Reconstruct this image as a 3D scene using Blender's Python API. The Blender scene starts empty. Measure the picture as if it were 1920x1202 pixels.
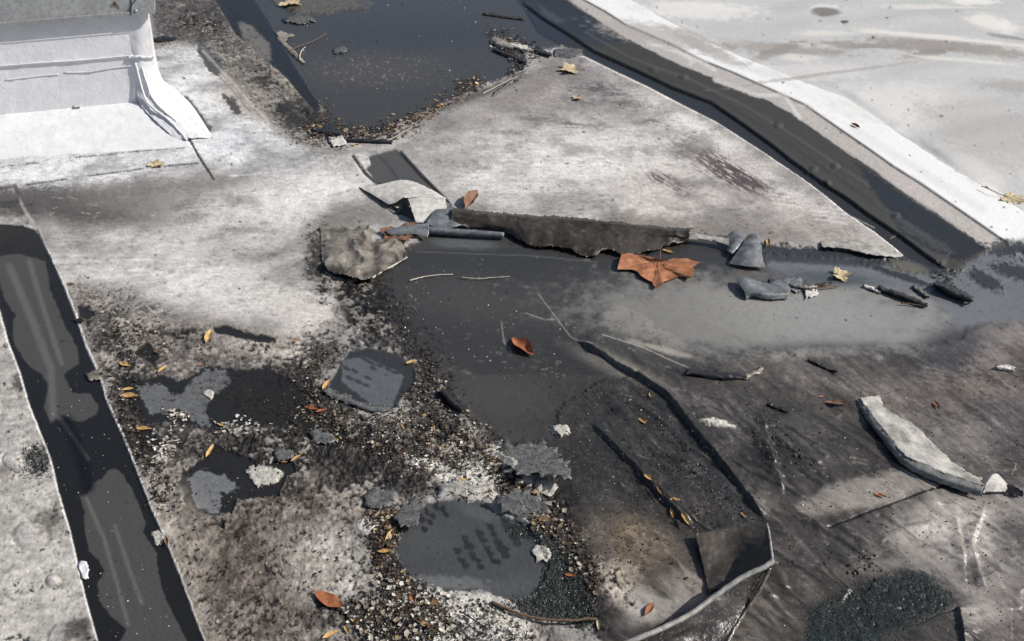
import bpy, math, random
import numpy as np
from mathutils import Vector
random.seed(7); RS = np.random.RandomState(11)
SC = bpy.context.scene
COL = SC.collection
# ---------------------------------------------------------------- camera
W0, H0, F0 = 1920.0, 1202.0, 1700.0
CH, PITCH = 1.5, math.radians(38)
cam_d = bpy.data.cameras.new('camera'); cam = bpy.data.objects.new('camera', cam_d); COL.objects.link(cam)
cam_d.sensor_width = 36; cam_d.lens = 36 * F0 / W0; cam_d.clip_start = .02; cam_d.clip_end = 2000
cam.location = (0, 0, CH); cam.rotation_euler = (math.pi / 2 - PITCH, 0, 0)
SC.camera = cam
# ---------------------------------------------------------------- light
SUN_AZ = math.radians(90)      # clockwise from +Y (away from the camera) towards +X (right)
SUN_EL = math.radians(40)
w = bpy.data.worlds.new('World'); SC.world = w; w.use_nodes = True
nt = w.node_tree
sky = nt.nodes.new('ShaderNodeTexSky'); sky.sky_type = 'NISHITA'; sky.sun_disc = False
sky.sun_elevation = SUN_EL; sky.sun_rotation = SUN_AZ; sky.air_density = .8; sky.dust_density = 2.5; sky.ozone_density = .5
bg = nt.nodes['Background']; nt.links.new(sky.outputs[0], bg.inputs[0]); bg.inputs[1].default_value = .085
sd = bpy.data.lights.new('sun', 'SUN'); sd.energy = 4.6; sd.angle = math.radians(.53); sd.color = (1, .955, .895)
so = bpy.data.objects.new('sun', sd); COL.objects.link(so)
sdir = Vector((math.sin(SUN_AZ) * math.cos(SUN_EL), math.cos(SUN_AZ) * math.cos(SUN_EL), math.sin(SUN_EL)))
so.rotation_euler = sdir.to_track_quat('Z', 'Y').to_euler(); so.location = (3, 1, 4)
vs = SC.view_settings; vs.view_transform = 'Standard'; vs.look = 'None'; vs.gamma = 1; vs.exposure = 0.08; vs.use_curve_mapping = False
# ---------------------------------------------------------------- projection helpers
sp, cp = math.sin(PITCH), math.cos(PITCH)
def world(u, v, z=0.0):
    """point at height z seen at photo pixel (u, v)"""
    u = np.asarray(u, float); v = np.asarray(v, float)
    a = u - 960; b = 601 - v
    dx = a; dy = cp * F0 + sp * b; dz = -sp * F0 + cp * b
    t = (z - CH) / dz
    return np.stack([dx * t, dy * t, np.zeros_like(dx * t) + z], -1)
def lin(c):
    c = np.asarray(c, float) / 255
    return np.where(c < .04045, c / 12.92, ((c + .055) / 1.055) ** 2.4)
# ---------------------------------------------------------------- noise
TAB = np.random.RandomState(5).rand(8, 256, 256)
def vnoise(x, y, s=0):
    xi = np.floor(x).astype(int); yi = np.floor(y).astype(int)
    fx = x - xi; fy = y - yi
    fx = fx * fx * (3 - 2 * fx); fy = fy * fy * (3 - 2 * fy)
    t = TAB[s % 8]; o = 37 * s
    x0 = (xi + o) & 255; x1 = (xi + o + 1) & 255; y0 = (yi + 3 * o) & 255; y1 = (yi + 3 * o + 1) & 255
    return (t[x0, y0] * (1 - fx) + t[x1, y0] * fx) * (1 - fy) + (t[x0, y1] * (1 - fx) + t[x1, y1] * fx) * fy
def fbm(x, y, octv=4, s=0, gain=.55):
    r = 0; a = 1; tot = 0
    for i in range(octv):
        r = r + a * vnoise(x, y, s + i); tot += a; a *= gain
        x, y = x * 1.6 + y * 1.25 + 7.3, y * 1.6 - x * 1.25 + 1.7
    return (r / tot - .5) * 2.6
def ss(a, b, x):
    t = np.clip((x - a) / (b - a), 0, 1); return t * t * (3 - 2 * t)
# ---------------------------------------------------------------- the roof grid
def axis(lo, hi, step, out, n):
    core = np.arange(lo, hi + step, step); k = np.arange(1, n + 1)
    g = step * k + out * (k / n) ** 3
    return np.concatenate([(lo - g)[::-1], core, core[-1] + g])
ua = axis(-30, 1950, 1.95, 1300, 40)
va = np.concatenate([axis(-16, 1270, 1.98, 330, 40)])
NU, NV = len(ua), len(va)
U, V = np.meshgrid(ua, va)
PW = world(U, V)
X, Y = PW[..., 0].copy(), PW[..., 1].copy()
n_f = fbm(X * 260, Y * 260, 3, 1)         # ~4 mm
n_s = fbm(X * 110, Y * 110, 4, 2)         # ~9 mm
n_m = fbm(X * 34, Y * 34, 4, 3)           # ~30 mm
n_m2 = fbm(X * 30 + 50, Y * 30, 4, 5)
n_l = fbm(X * 10, Y * 10, 4, 6)           # ~100 mm
n_l2 = fbm(X * 9 + 20, Y * 9, 4, 0)
n_h = fbm(X * 3, Y * 3, 3, 7)             # ~300 mm
def streak(ang, along, across, s=0, o=4):
    c, sn = math.cos(math.radians(ang)), math.sin(math.radians(ang))
    a = X * c + Y * sn; b = -X * sn + Y * c
    return fbm(a * along, b * across, o, s)
st_x = streak(8, 14, 110, 3)              # brushed across
st_d = streak(-62, 12, 90, 4)             # runs away and left
white = RS.rand(NV, NU) * 2 - 1
NZ = dict(f=n_f, s=n_s, m=n_m, m2=n_m2, l=n_l, l2=n_l2, h=n_h, x=st_x, d=st_d)
C = np.ones((NV, NU, 3)) * lin((166, 162, 158))
Z = np.zeros((NV, NU)); R = np.full((NV, NU), .62); ID = np.zeros((NV, NU), int)
SPK = np.full((NV, NU), .16)     # fine colour mottling
CR = np.zeros((NV, NU))          # crumbling relief
def sl(pts, pad):
    p = np.array(pts, float)
    i0, i1 = np.searchsorted(ua, [p[:, 0].min() - pad, p[:, 0].max() + pad])
    j0, j1 = np.searchsorted(va, [p[:, 1].min() - pad, p[:, 1].max() + pad])
    return (slice(j0, j1), slice(i0, i1))
def seg(u, v, p, q):
    d = np.array(q, float) - np.array(p, float); L = d @ d + 1e-9
    t = np.clip(((u - p[0]) * d[0] + (v - p[1]) * d[1]) / L, 0, 1)
    du = u - p[0] - t * d[0]; dv = v - p[1] - t * d[1]
    return np.hypot(du, dv), d[0] * (v - p[1]) - d[1] * (u - p[0])
def sdf_poly(u, v, pts):
    best = np.full(u.shape, 1e9); ins = np.zeros(u.shape, bool); n = len(pts)
    for k in range(n):
        p, q = pts[k], pts[(k + 1) % n]
        d, _ = seg(u, v, p, q); best = np.minimum(best, d)
        if p[1] != q[1]:
            c = ((p[1] > v) != (q[1] > v)) & (u < (q[0] - p[0]) * (v - p[1]) / (q[1] - p[1]) + p[0])
            ins ^= c
    return np.where(ins, best, -best)
def apply(s, m, col=None, z=None, r=None, id=None, spk=None, cr=None, zset=None):
    if col is not None: C[s] += (lin(col) - C[s]) * m[..., None]
    if z is not None: Z[s] += z * m
    if zset is not None: Z[s] += (zset - Z[s]) * m
    if r is not None: R[s] += (r - R[s]) * m
    if spk is not None: SPK[s] += (spk - SPK[s]) * m
    if cr is not None: CR[s] += (cr - CR[s]) * m
    if id is not None: ID[s] = np.where(m > .5, id, ID[s])
def poly(pts, col=None, a=1., f=2., w=0., wn='s', w2=0., wn2='m', **k):
    s = sl(pts, f + 2.2 * (abs(w) + abs(w2)) + 4)
    if C[s].size == 0: return
    d = sdf_poly(U[s], V[s], pts) + w * NZ[wn][s] + w2 * NZ[wn2][s]
    apply(s, a * ss(-f, f, d), col, **k)
def blob(cx, cy, rx, ry, col=None, a=1., rot=0., f=.5, w=.35, wn='m', **k):
    M = max(rx, ry) * 1.9
    s = sl([(cx - M, cy - M), (cx + M, cy + M)], 2)
    if C[s].size == 0: return
    c, sn = math.cos(math.radians(rot)), math.sin(math.radians(rot))
    du, dv = U[s] - cx, V[s] - cy
    d = np.hypot((du * c + dv * sn) / rx, (-du * sn + dv * c) / ry) + w * NZ[wn][s] + .32 * f * n_s[s] + .16 * f * n_f[s]
    apply(s, a * (1 - ss(1 - f, 1 + f, d)), col, **k)
def stroke(pts, wd, col=None, a=1., f=1.5, w=0., wn='s', breaks=0., **k):
    s = sl(pts, wd + f + 2.2 * abs(w) + 3)
    if C[s].size == 0: return
    d = np.full(U[s].shape, 1e9)
    for p, q in zip(pts[:-1], pts[1:]): d = np.minimum(d, seg(U[s], V[s], p, q)[0])
    m = 1 - ss(wd - f, wd + f, d + w * NZ[wn][s])
    if breaks: m = m * ss(-.15, .25, NZ['m'][s] + 1 - 2 * breaks)
    apply(s, a * m, col, **k)
def lip(pts, h, decay, side=1, back=0.8, w=0., taper=True, hn=0.):
    """sheet edge that stands h above what lies on the other side and falls away over decay px"""
    s = sl(pts, decay * 3)
    u, v = U[s] + w * NZ['m'][s], V[s] + w * NZ['m2'][s]
    best = np.full(u.shape, 1e9); cr = np.zeros(u.shape); tt = np.zeros(u.shape); n = len(pts) - 1
    for k in range(n):
        p, q = pts[k], pts[k + 1]
        d, c = seg(u, v, p, q)
        dd = np.array(q, float) - p; t = np.clip(((u - p[0]) * dd[0] + (v - p[1]) * dd[1]) / (dd @ dd), 0, 1)
        b = d < best; best = np.where(b, d, best); cr = np.where(b, c, cr); tt = np.where(b, (k + t) / n, tt)
    on = (cr * side) > 0
    tp = ss(0, .12, tt) * (1 - ss(.88, 1, tt)) if taper else ss(0, .02, tt) * (1 - ss(.98, 1, tt))
    Z[s] += np.where(on, h * np.exp(-best / decay), h * np.exp(-best / back) * .9) * tp * (1 + hn * NZ['m'][s])
def wrinkle(pts, h, wd=9.):
    s = sl(pts, 50); u, v = U[s] + 4 * NZ['m'][s], V[s] + 4 * NZ['m2'][s]
    best = np.full(u.shape, 1e9); cr = np.zeros(u.shape); tt = np.zeros(u.shape); n = len(pts) - 1
    for k in range(n):
        p, q = pts[k], pts[k + 1]; d, c = seg(u, v, p, q); dd = np.array(q, float) - p; t = np.clip(((u - p[0]) * dd[0] + (v - p[1]) * dd[1]) / (dd @ dd), 0, 1)
        b = d < best; best = np.where(b, d, best); cr = np.where(b, c, cr); tt = np.where(b, (k + t) / n, tt)
    env = np.sin(np.pi * np.clip(tt, 0, 1)) ** .8; w_ = wd * (.35 + .65 * env)
    Z[s] += h * .95 * env * np.exp(-(best / np.where(cr > 0, w_ * 1.6, w_ * .55)) ** 2) * (1 + .35 * NZ['m'][s])
# ================================================================ broad colours of the roof
C *= (1 + .10 * n_l + .08 * st_x)[..., None]
Z += .0035 * n_h + .0012 * n_l
# --- main left sheet
blob(180, 388, 330, 40, (92, 89, 87), .85, 4, .7)
blob(60, 372, 120, 26, (80, 78, 77), .8, 0, .6)
blob(420, 350, 260, 34, (140, 137, 134), .5, -6, .6)
blob(300, 520, 230, 36, (196, 193, 188), .75, 10, .8)
blob(480, 400, 190, 46, (188, 185, 182), .7, -12, .8)
blob(560, 520, 110, 60, (182, 178, 170), .6, 0, .8)
blob(600, 600, 60, 40, (190, 182, 170), .5, 0, .8)
blob(240, 470, 160, 14, (120, 117, 114), .6, 6, .9)
blob(470, 432, 50, 6, (90, 88, 86), .7, 3, .9)
# --- the triangular sheet
blob(1000, 300, 330, 60, (196, 194, 190), .65, -8, .9)
blob(1060, 380, 260, 40, (186, 182, 176), .6, 5, .8)
blob(980, 190, 260, 50, (146, 141, 138), .75, -20, .7)
blob(1120, 160, 100, 40, (140, 134, 132), .6, 10, .8)
blob(860, 240, 120, 28, (182, 178, 172), .6, -20, .8)
blob(1450, 410, 170, 34, (150, 146, 142), .6, 8, .7)
blob(1350, 435, 180, 14, (120, 116, 112), .55, 4, .8)
blob(1240, 215, 100, 18, (200, 200, 198), .5, 30, .8)
for (cx, cy, rx, ry, rot, a) in [(1130, 168, 60, 15, 8, .9), (1090, 190, 55, 9, 5, .7), (1180, 195, 55, 8, 6, .8), (1030, 228, 60, 12, 6, .65), (1100, 236, 70, 7, 4, .5), (1230, 228, 40, 6, 0, .7),
                                 (1240, 335, 36, 14, 15, .95), (1275, 355, 26, 14, 30, .8), (1290, 285, 45, 22, 30, .6), (1330, 300, 50, 26, 35, .75), (1390, 335, 70, 24, 25, .95), (1360, 320, 40, 20, 30, .8), (1440, 350, 40, 16, 20, .6), (960, 250, 30, 7, 0, .4)]:
    s = sl([(cx - 2.2 * rx, cy - 2.2 * rx), (cx + 2.2 * rx, cy + 2.2 * rx)], 2)
    c_, s_ = math.cos(math.radians(rot)), math.sin(math.radians(rot)); du, dv = U[s] - cx, V[s] - cy
    d = np.hypot((du * c_ + dv * s_) / rx, (-du * s_ + dv * c_) / ry)
    stn = (streak(-12, 22, 170, 6) if cy < 250 else streak(118, 26, 150, 2))[s]
    m = (1 - ss(.35, 1.5, d + .25 * n_m[s])) * ss(-.35, .45, stn + .35 * n_s[s] + .5 * (1 - d))
    apply(s, a * m, (88, 78, 80))
# --- everything right and below the middle is a dark, silted, stained sheet
poly([(640, 520), (700, 500), (765, 462), (800, 440), (945, 438), (1290, 438), (1440, 458), (1690, 478), (2000, 520), (3600, 560), (3600, 1900), (1120, 1900), (1130, 1202), (1060, 1100), (1040, 960), (930, 840), (830, 740), (740, 640), (650, 600)],
     (68, 65, 62), 1, 6, 10, 's', 14, 'm', r=.34, spk=.22, id=0)
blob(1300, 780, 240, 50, (94, 91, 88), .5, 10, .9); blob(1560, 720, 190, 46, (100, 95, 91), .6, 12, .9)
blob(1480, 850, 160, 60, (62, 60, 59), .7, 30, .8)
blob(1830, 700, 130, 80, (124, 115, 109), .75, -20, .7); blob(1870, 640, 90, 36, (120, 112, 108), .8, -25, .6)
blob(1700, 780, 120, 40, (112, 106, 101), .6, 20, .8); blob(1780, 820, 100, 40, (116, 112, 108), .6, 20, .8)
blob(1880, 790, 50, 60, (88, 84, 84), .7, 0, .7)
blob(1650, 920, 120, 26, (166, 160, 152), .9, -14, .5); blob(1560, 945, 60, 16, (128, 122, 116), .7, -10, .6)
blob(1780, 990, 170, 60, (160, 155, 149), .85, -15, .7); blob(1850, 1060, 120, 70, (156, 151, 146), .75, 30, .8)
blob(1700, 1040, 90, 30, (112, 108, 104), .6, -10, .8)
blob(1500, 1040, 150, 40, (90, 86, 84), .5, -15, .8); blob(1600, 990, 90, 26, (72, 69, 68), .7, 0, .7)
blob(1560, 1040, 110, 26, (74, 71, 70), .6, -10, .7)
blob(1830, 1075, 40, 22, (88, 84, 84), .8, 0, .6); blob(1900, 1000, 34, 40, (96, 92, 92), .6, 0, .6)
blob(1480, 1130, 70, 60, (104, 98, 93), .5, 0, .8); blob(1880, 1160, 90, 50, (104, 97, 94), .7, 0, .8)
blob(1840, 1145, 40, 26, (160, 155, 150), .6, 0, .7)
blob(1400, 1160, 60, 60, (120, 114, 108), .6, 0, .8)
# brush the dark sheet with streaks
s = sl([(1080, 560), (3000, 1800)], 0)
dk = (1 - ss(.12, .3, C[s].mean(-1)))
C[s] *= (1 + .22 * st_d[s] + .16 * st_x[s] + .15 * n_l[s])[..., None]
# --- bare black layer under the lost sheet, in the middle
poly([(700, 520), (740, 500), (768, 468), (800, 436), (945, 436), (1100, 444), (1290, 436), (1360, 450), (1440, 460), (1560, 468), (1690, 482), (1790, 495), (1860, 470), (1990, 470), (1990, 590), (1880, 590), (1790, 640), (1680, 655), (1500, 655), (1420, 668), (1290, 690), (1200, 700), (1120, 720), (1050, 760), (1040, 820), (960, 830), (900, 790), (850, 730), (790, 680), (760, 640), (730, 600), (690, 560)],
     (76, 75, 73), 1, 4, 5, 's', 6, 'm', r=.34, spk=.12, id=1, zset=-.003)
blob(1480, 585, 310, 60, (166, 164, 158), .9, 2, .7); blob(1300, 600, 160, 52, (146, 144, 138), .7, 10, .7)  # pale silt, with the sky sheen painted into the same tone
blob(1600, 605, 190, 44, (158, 158, 155), .6, 0, .8); blob(1160, 690, 80, 14, (150, 145, 135), .75, 24, .8)
blob(1240, 655, 60, 5, (172, 166, 155), .7, 14, .8); blob(950, 740, 120, 30, (84, 83, 80), .6, 0, .8)
blob(1780, 660, 80, 40, (62, 62, 66), .8, -30, .7); blob(1560, 650, 130, 10, (82, 81, 80), .5, 0, .8)
# lichen-like dots
s = sl([(760, 500), (1440, 720)], 0)
dots = ss(.55, .95, fbm(X[s] * 105, Y[s] * 105, 2, 4)) * ss(-.2, .7, n_l[s] + n_m2[s] * .4)
C[s] += (lin((138, 134, 124)) - C[s]) * (.75 * dots * (ID[s] == 1))[..., None]
s = sl([(560, 60), (900, 190)], 0)
for (cx, cy, rx, ry) in [(1190, 575, 150, 45), (880, 560, 130, 40)]: blob(cx, cy, rx, ry, (112, 110, 104), .28, 8, .8)
# --- white sprayed surround of the curb
for (cx, cy, rx, ry, rot, a) in [(120, 270, 280, 60, -4, 1), (380, 250, 150, 50, 20, .95), (350, 150, 46, 90, -14, .95), (480, 280, 110, 34, 14, .8), (200, 318, 230, 20, -4, .55), (-300, 250, 300, 90, 0, 1)]:
    blob(cx, cy, rx, ry, (214, 217, 220), a, rot, .55, .3, 's', r=.5)
blob(380, 318, 90, 26, (120, 118, 116), .5, 0, .7); blob(520, 300, 60, 24, (120, 118, 116), .55, 10, .7); blob(30, 305, 100, 12, (150, 150, 150), .5, 0, .8)
# --- upper left: dirty brown zone
poly([(300, -60), (390, -60), (470, 60), (560, 160), (640, 250), (590, 280), (520, 240), (470, 200), (430, 150), (380, 85), (285, 90)], (112, 106, 98), .9, 12, 8, 's', 12, 'm', spk=.35, cr=.5)
poly([(255, -60), (420, -60), (420, 60), (380, 80), (290, 70)], (92, 88, 84), .8, 10, 8, 's', spk=.3, cr=.4)
blob(470, 190, 40, 26, (150, 142, 130), .6, 40, .8); blob(400, 80, 40, 10, (80, 76, 72), .7, 10, .7); blob(440, 30, 60, 20, (70, 66, 60), .6, 10, .8)
blob(500, 150, 26, 20, (70, 68, 66), .8, 30, .6); blob(540, 210, 26, 16, (52, 50, 48), .85, 30, .6)
poly([(372, 80), (395, 86), (412, 112), (418, 132), (405, 142), (388, 132), (378, 108), (368, 95)], (94, 94, 92), 1, 2, 4, 's', z=-.003, r=.35)
poly([(330, 175), (352, 180), (372, 205), (398, 240), (392, 248), (372, 238), (345, 205)], (74, 74, 72), .95, 3, 4, 's', z=-.004, spk=.35)
poly([(415, 175), (440, 185), (455, 215), (440, 215), (425, 195)], (70, 68, 64), .9, 3, 5, 's', z=-.003, spk=.35)
# --- top left pool: bare black layer
POOL = [(455, -40), (930, -60), (1000, 20), (1060, 60), (1050, 85), (1000, 95), (975, 100), (990, 120), (960, 140), (905, 158), (870, 175), (820, 195), (760, 225), (700, 245), (620, 250), (596, 232), (604, 205), (575, 165), (545, 125), (510, 85), (500, 50)]
poly(POOL, (86, 84, 79), 1, 2.5, 5, 's', 3, 'm', r=.25, spk=.08, id=1, zset=-.007, cr=0)
blob(700, 130, 120, 26, (112, 104, 94), .38, 0, .8); blob(800, 60, 200, 26, (72, 72, 74), .5, 0, .9)
s = sl([(580, 80), (880, 170)], 0)
dots = ss(.35, .9, fbm(X[s] * 120, Y[s] * 60, 3, 4)) * (1 - ss(.4, 1.1, np.hypot((U[s] - 720) / 170, (V[s] - 128) / 46)))
C[s] += (lin((158, 144, 126)) - C[s]) * (.75 * dots)[..., None]
poly([(490, -20), (640, -20), (700, 2), (690, 14), (640, 16), (620, 24), (560, 26), (530, 40), (560, 20), (520, 10)], (104, 96, 84), .9, 4, 5, 's', z=.007, spk=.3, id=0)
poly([(640, -40), (900, -40), (880, 8), (790, 14), (700, 17), (670, 8)], (84, 86, 88), .7, 3, 2, 's')
# black strip top left
poly([(380, -40), (455, -40), (505, 40), (545, 110), (602, 200), (590, 212), (540, 150), (490, 105), (440, 62)], (46, 46, 46), 1, 2, 2, 's', zset=-.004, r=.3, id=8, spk=.06)
poly([(445, 38), (470, 45), (505, 80), (510, 112), (480, 105), (455, 70)], (118, 114, 108), .85, 3, 3, 's'); poly([(488, 120), (520, 130), (545, 160), (586, 205), (580, 216), (540, 175), (505, 140)], (128, 120, 108), .85, 3, 3, 's', spk=.3, z=.006, id=0)
stroke([(380, 95), (430, 150), (470, 195), (500, 225)], 2.5, (170, 164, 156), .7, 1.5, 2, z=.002)
stroke([(340, 60), (400, 130), (470, 210)], 1.2, (90, 86, 80), .6)
blob(585, 215, 20, 44, (44, 42, 40), .8, -28, .6); blob(560, 235, 40, 18, (54, 50, 47), .7, 20, .7); blob(600, 262, 52, 12, (52, 50, 46), .9, 4, .5, .4, 's', spk=.5, cr=.7); blob(700, 252, 90, 12, (54, 50, 46), .85, -4, .5, .4, 's', spk=.5, cr=.8)
blob(640, 268, 24, 8, (150, 148, 146), .7, 0, .4); blob(760, 262, 60, 7, (190, 188, 184), .6, -20, .6)
blob(850, 195, 80, 9, (92, 84, 76), .7, -22, .6, .4, 's'); blob(930, 165, 70, 8, (80, 74, 68), .7, -22, .6)
# --- left strip, exposed black seam
LS_R = [(-900, 420), (0, 420), (45, 422), (70, 430), (85, 465), (118, 535), (140, 590), (160, 650), (185, 705), (200, 755), (228, 815), (262, 900), (285, 960), (310, 1015), (335, 1075), (360, 1145), (382, 1202), (500, 1500), (620, 1800)]
LS_L = [(-240, 60), (-100, 300), (-20, 520), (0, 585), (15, 640), (38, 700), (55, 760), (75, 810), (95, 860), (110, 925), (130, 990), (145, 1055), (160, 1120), (183, 1202), (270, 1500), (360, 1800)]
blob(60, 372, 60, 20, (96, 94, 92), .5)
# sheet left of the strip
poly(LS_L + [(-1900, 1800), (-1900, 560), (-60, 560)], (168, 164, 157), 1, 2, 0, spk=.34, cr=.16, id=0)
blob(40, 1000, 110, 150, (176, 172, 163), .6, 0, .8); blob(20, 820, 60, 60, (160, 156, 150), .6)
blob(72, 862, 26, 26, (40, 43, 41), .95, 30, .35, .3, 's', spk=.5, z=-.003, cr=.4); blob(40, 722, 16, 20, (60, 60, 56), .8, 0, .5, .4, 's', spk=.5)
blob(98, 972, 30, 26, (84, 76, 68), .8, 0, .7); blob(150, 1182, 26, 30, (70, 60, 52), .85, 0, .7); blob(20, 980, 12, 20, (150, 146, 138), .5)
blob(8, 890, 14, 16, (110, 100, 90), .6)
for (cx, cy, r_) in [(58, 1003, 30), (124, 1196, 32), (26, 862, 20), (100, 1090, 14)]:
    s = sl([(cx - 50, cy - 50), (cx + 50, cy + 50)], 0); d = np.hypot((U[s] - cx) / r_, (V[s] - cy) / (r_ * .8))
    Z[s] += .006 * np.exp(-d ** 2 * 1.3) - .002 * np.exp(-((d - 1.15) / .18) ** 2)
    C[s] *= (1 - .22 * np.exp(-((d - 1.1 + .1 * n_m[s]) / .12) ** 2))[..., None]
strip_poly = [(-900, 430)] + LS_R[1:] + LS_L[::-1][:-3] + [(-900, 500)]
strip_poly = LS_R[1:] + LS_L[::-1][:-3] + [(-30, 480), (-60, 425)]
# crumbled brown zone beside the strip
CRUMB = [(118, 540), (150, 530), (260, 590), (340, 610), (430, 600), (560, 640), (620, 660), (580, 700), (600, 760), (660, 800), (760, 790), (850, 780), (900, 830), (960, 850), (930, 920), (820, 900), (740, 940), (760, 1010), (740, 1080), (800, 1110), (860, 1120), (1000, 1130), (1080, 1210), (1200, 1400), (600, 1500), (420, 1260), (380, 1190), (300, 1000), (200, 750)]
poly(CRUMB, (114, 107, 99), .88, 14, 12, 's', 16, 'm', spk=.4, cr=.5)
blob(300, 600, 150, 26, (140, 134, 126), .7, 12, .8, spk=.45); blob(330, 640, 160, 40, (112, 104, 96), .55, 8, .8)
blob(560, 670, 40, 40, (172, 164, 150), .8, 20, .7); blob(500, 650, 80, 20, (168, 160, 148), .6, 10, .8)
blob(460, 1080, 140, 160, (112, 103, 96), .85, 0, .7); blob(400, 1010, 80, 60, (104, 96, 88), .7)
blob(560, 880, 120, 60, (92, 82, 74), .85, 10, .7); blob(500, 870, 60, 30, (84, 76, 70), .6); blob(640, 950, 90, 30, (124, 112, 98), .6, 10, .8)
blob(600, 1060, 70, 60, (186, 182, 174), .85, -20, .6, .4); blob(560, 1010, 60, 30, (160, 154, 146), .6); blob(660, 1120, 50, 40, (170, 166, 158), .5)
blob(700, 860, 200, 50, (76, 66, 56), .85, 10, .6, .4, spk=.7, cr=1.); blob(650, 780, 70, 50, (60, 54, 48), .85, 0, .6, .4, spk=.7, cr=1.)
blob(840, 830, 70, 40, (140, 124, 104), .6, 30, .7, spk=.7, cr=1.); blob(300, 880, 60, 90, (118, 110, 101), .7, -20, .8)
blob(610, 660, 50, 40, (56, 52, 46), .75, 0, .7, .4, 's', spk=.6, cr=.8); blob(790, 700, 40, 70, (56, 52, 46), .8, -30, .6, .4, 's', spk=.6, cr=.9)
blob(730, 600, 36, 60, (70, 66, 60), .85, -20, .6, .4, 's', spk=.4, cr=.6); blob(670, 560, 40, 50, (60, 58, 54), .8, 0, .6, .4)
blob(735, 1000, 40, 60, (84, 74, 62), .85, 0, .6, .4, 's', spk=.7, cr=1.); blob(760, 1110, 70, 40, (90, 84, 76), .85, 20, .6, .4, 's', spk=.7, cr=1.)
blob(780, 1050, 40, 20, (70, 64, 56), .7, 0, .6, .4, spk=.7, cr=1.); blob(700, 1180, 60, 40, (74, 66, 56), .8, 0, .6, .4, spk=.7, cr=1.)
blob(240, 700, 40, 26, (60, 58, 54), .8, 20, .5, .4, 's', spk=.6, cr=.8); blob(245, 830, 20, 50, (90, 86, 80), .5, -15)
# fringe where the light sheet meets the dark middle
s = sl([(560, 500), (760, 720)], 0)
for (cx, cy, rx, ry, rot, a_) in [(560, 750, 60, 50, 0, .8), (430, 820, 140, 26, 4, .6), (250, 760, 40, 80, -15, .6), (640, 870, 150, 34, 8, .75), (800, 790, 60, 50, 30, .6), (500, 870, 90, 40, 0, .5)]:
    blob(cx, cy, rx, ry, (50, 46, 42), a_, rot, .8, .4, 'm', cr=.8)
# smoky soot and cleaner areas of the pale sheets
for (cx, cy, rx, ry, rot, c_, a_) in [(640, 410, 60, 26, -10, (96, 92, 88), .6), (700, 395, 50, 18, 10, (104, 98, 92), .6), (600, 470, 30, 60, 0, (84, 80, 76), .6), (960, 395, 160, 10, 3, (134, 130, 124), .5), (1300, 425, 170, 14, 4, (118, 112, 106), .6), (1560, 440, 90, 14, 12, (128, 122, 116), .5), (1000, 150, 90, 26, -30, (116, 110, 104), .6), (900, 215, 110, 20, -22, (128, 122, 116), .5), (1120, 200, 120, 30, 6, (126, 120, 118), .45),
        (900, 320, 150, 40, -6, (206, 204, 200), .6), (1120, 300, 120, 24, -4, (204, 202, 198), .5), (1290, 235, 90, 12, 28, (208, 207, 204), .7), (1480, 360, 80, 10, 32, (204, 202, 198), .6), (520, 380, 120, 40, -10, (202, 200, 196), .6), (330, 490, 130, 26, 6, (206, 203, 197), .6), (600, 350, 60, 20, -10, (208, 207, 204), .6), (110, 470, 16, 60, -20, (186, 183, 178), .5),
        (120, 400, 130, 16, 4, (76, 73, 71), .55), (330, 350, 120, 12, -4, (96, 93, 90), .5), (480, 320, 60, 14, -6, (108, 106, 104), .5)]:
    blob(cx, cy, rx, ry, c_, a_, rot, .95, .3, 'l')
# --- holes down to the black layer
def hole(pts, col=(46, 46, 46), w=6, **k): poly(pts, col, 1, 1.6, w, 's', w * .6, 'm', zset=-.004, r=.32, id=1, spk=.16, cr=0, **k)
hole([(225, 705), (262, 712), (300, 702), (340, 712), (390, 684), (440, 690), (500, 692), (545, 712), (590, 740), (600, 770), (570, 790), (500, 800), (440, 795), (400, 806), (350, 796), (310, 790), (270, 795), (245, 770)])
hole([(245, 800), (280, 800), (300, 830), (285, 850), (262, 848)]); hole([(330, 905), (350, 880), (385, 850), (400, 835), (440, 848), (480, 866), (530, 868), (535, 890), (520, 930), (475, 932), (445, 936), (432, 962), (400, 966), (358, 955)])
hole([(400, 612), (420, 609), (470, 624), (520, 630), (516, 642), (460, 636), (420, 624), (402, 622)], w=3); hole([(252, 662), (275, 640), (300, 668), (288, 684)], w=3)
hole([(146, 574), (165, 574), (178, 590), (165, 600), (150, 596)], w=4); hole([(156, 600), (172, 602), (164, 614)], w=3); hole([(338, 618), (355, 618), (352, 626), (336, 626)], w=3)
hole([(700, 1180), (740, 1165), (800, 1180), (820, 1230), (700, 1240)]); hole([(480, 870), (540, 860), (560, 880), (520, 895)]); hole([(560, 790), (640, 800), (660, 830), (600, 835), (570, 815)], (58, 62, 66))
hole([(412, 975), (424, 976), (420, 992), (410, 988)], w=3); hole([(375, 920), (365, 890)] + [(340, 880), (335, 910)], w=3)
poly([(255, 722), (300, 718), (325, 740), (345, 735), (360, 712), (385, 692), (420, 692), (432, 712), (402, 738), (385, 762), (396, 800), (372, 796), (335, 766), (286, 774), (268, 752)], (104, 106, 107), .95, 1.5, 5, 's', 3, 'm', r=.5, spk=.2)
poly([(345, 895), (385, 878), (428, 892), (446, 912), (415, 924), (410, 960), (366, 950), (358, 912)], (110, 113, 115), .95, 1.5, 6, 's', 3, 'm', r=.5, spk=.2)
blob(480, 745, 70, 36, (48, 44, 40), .7, 10, .6, .3, 's', spk=.5, cr=.3)
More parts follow.
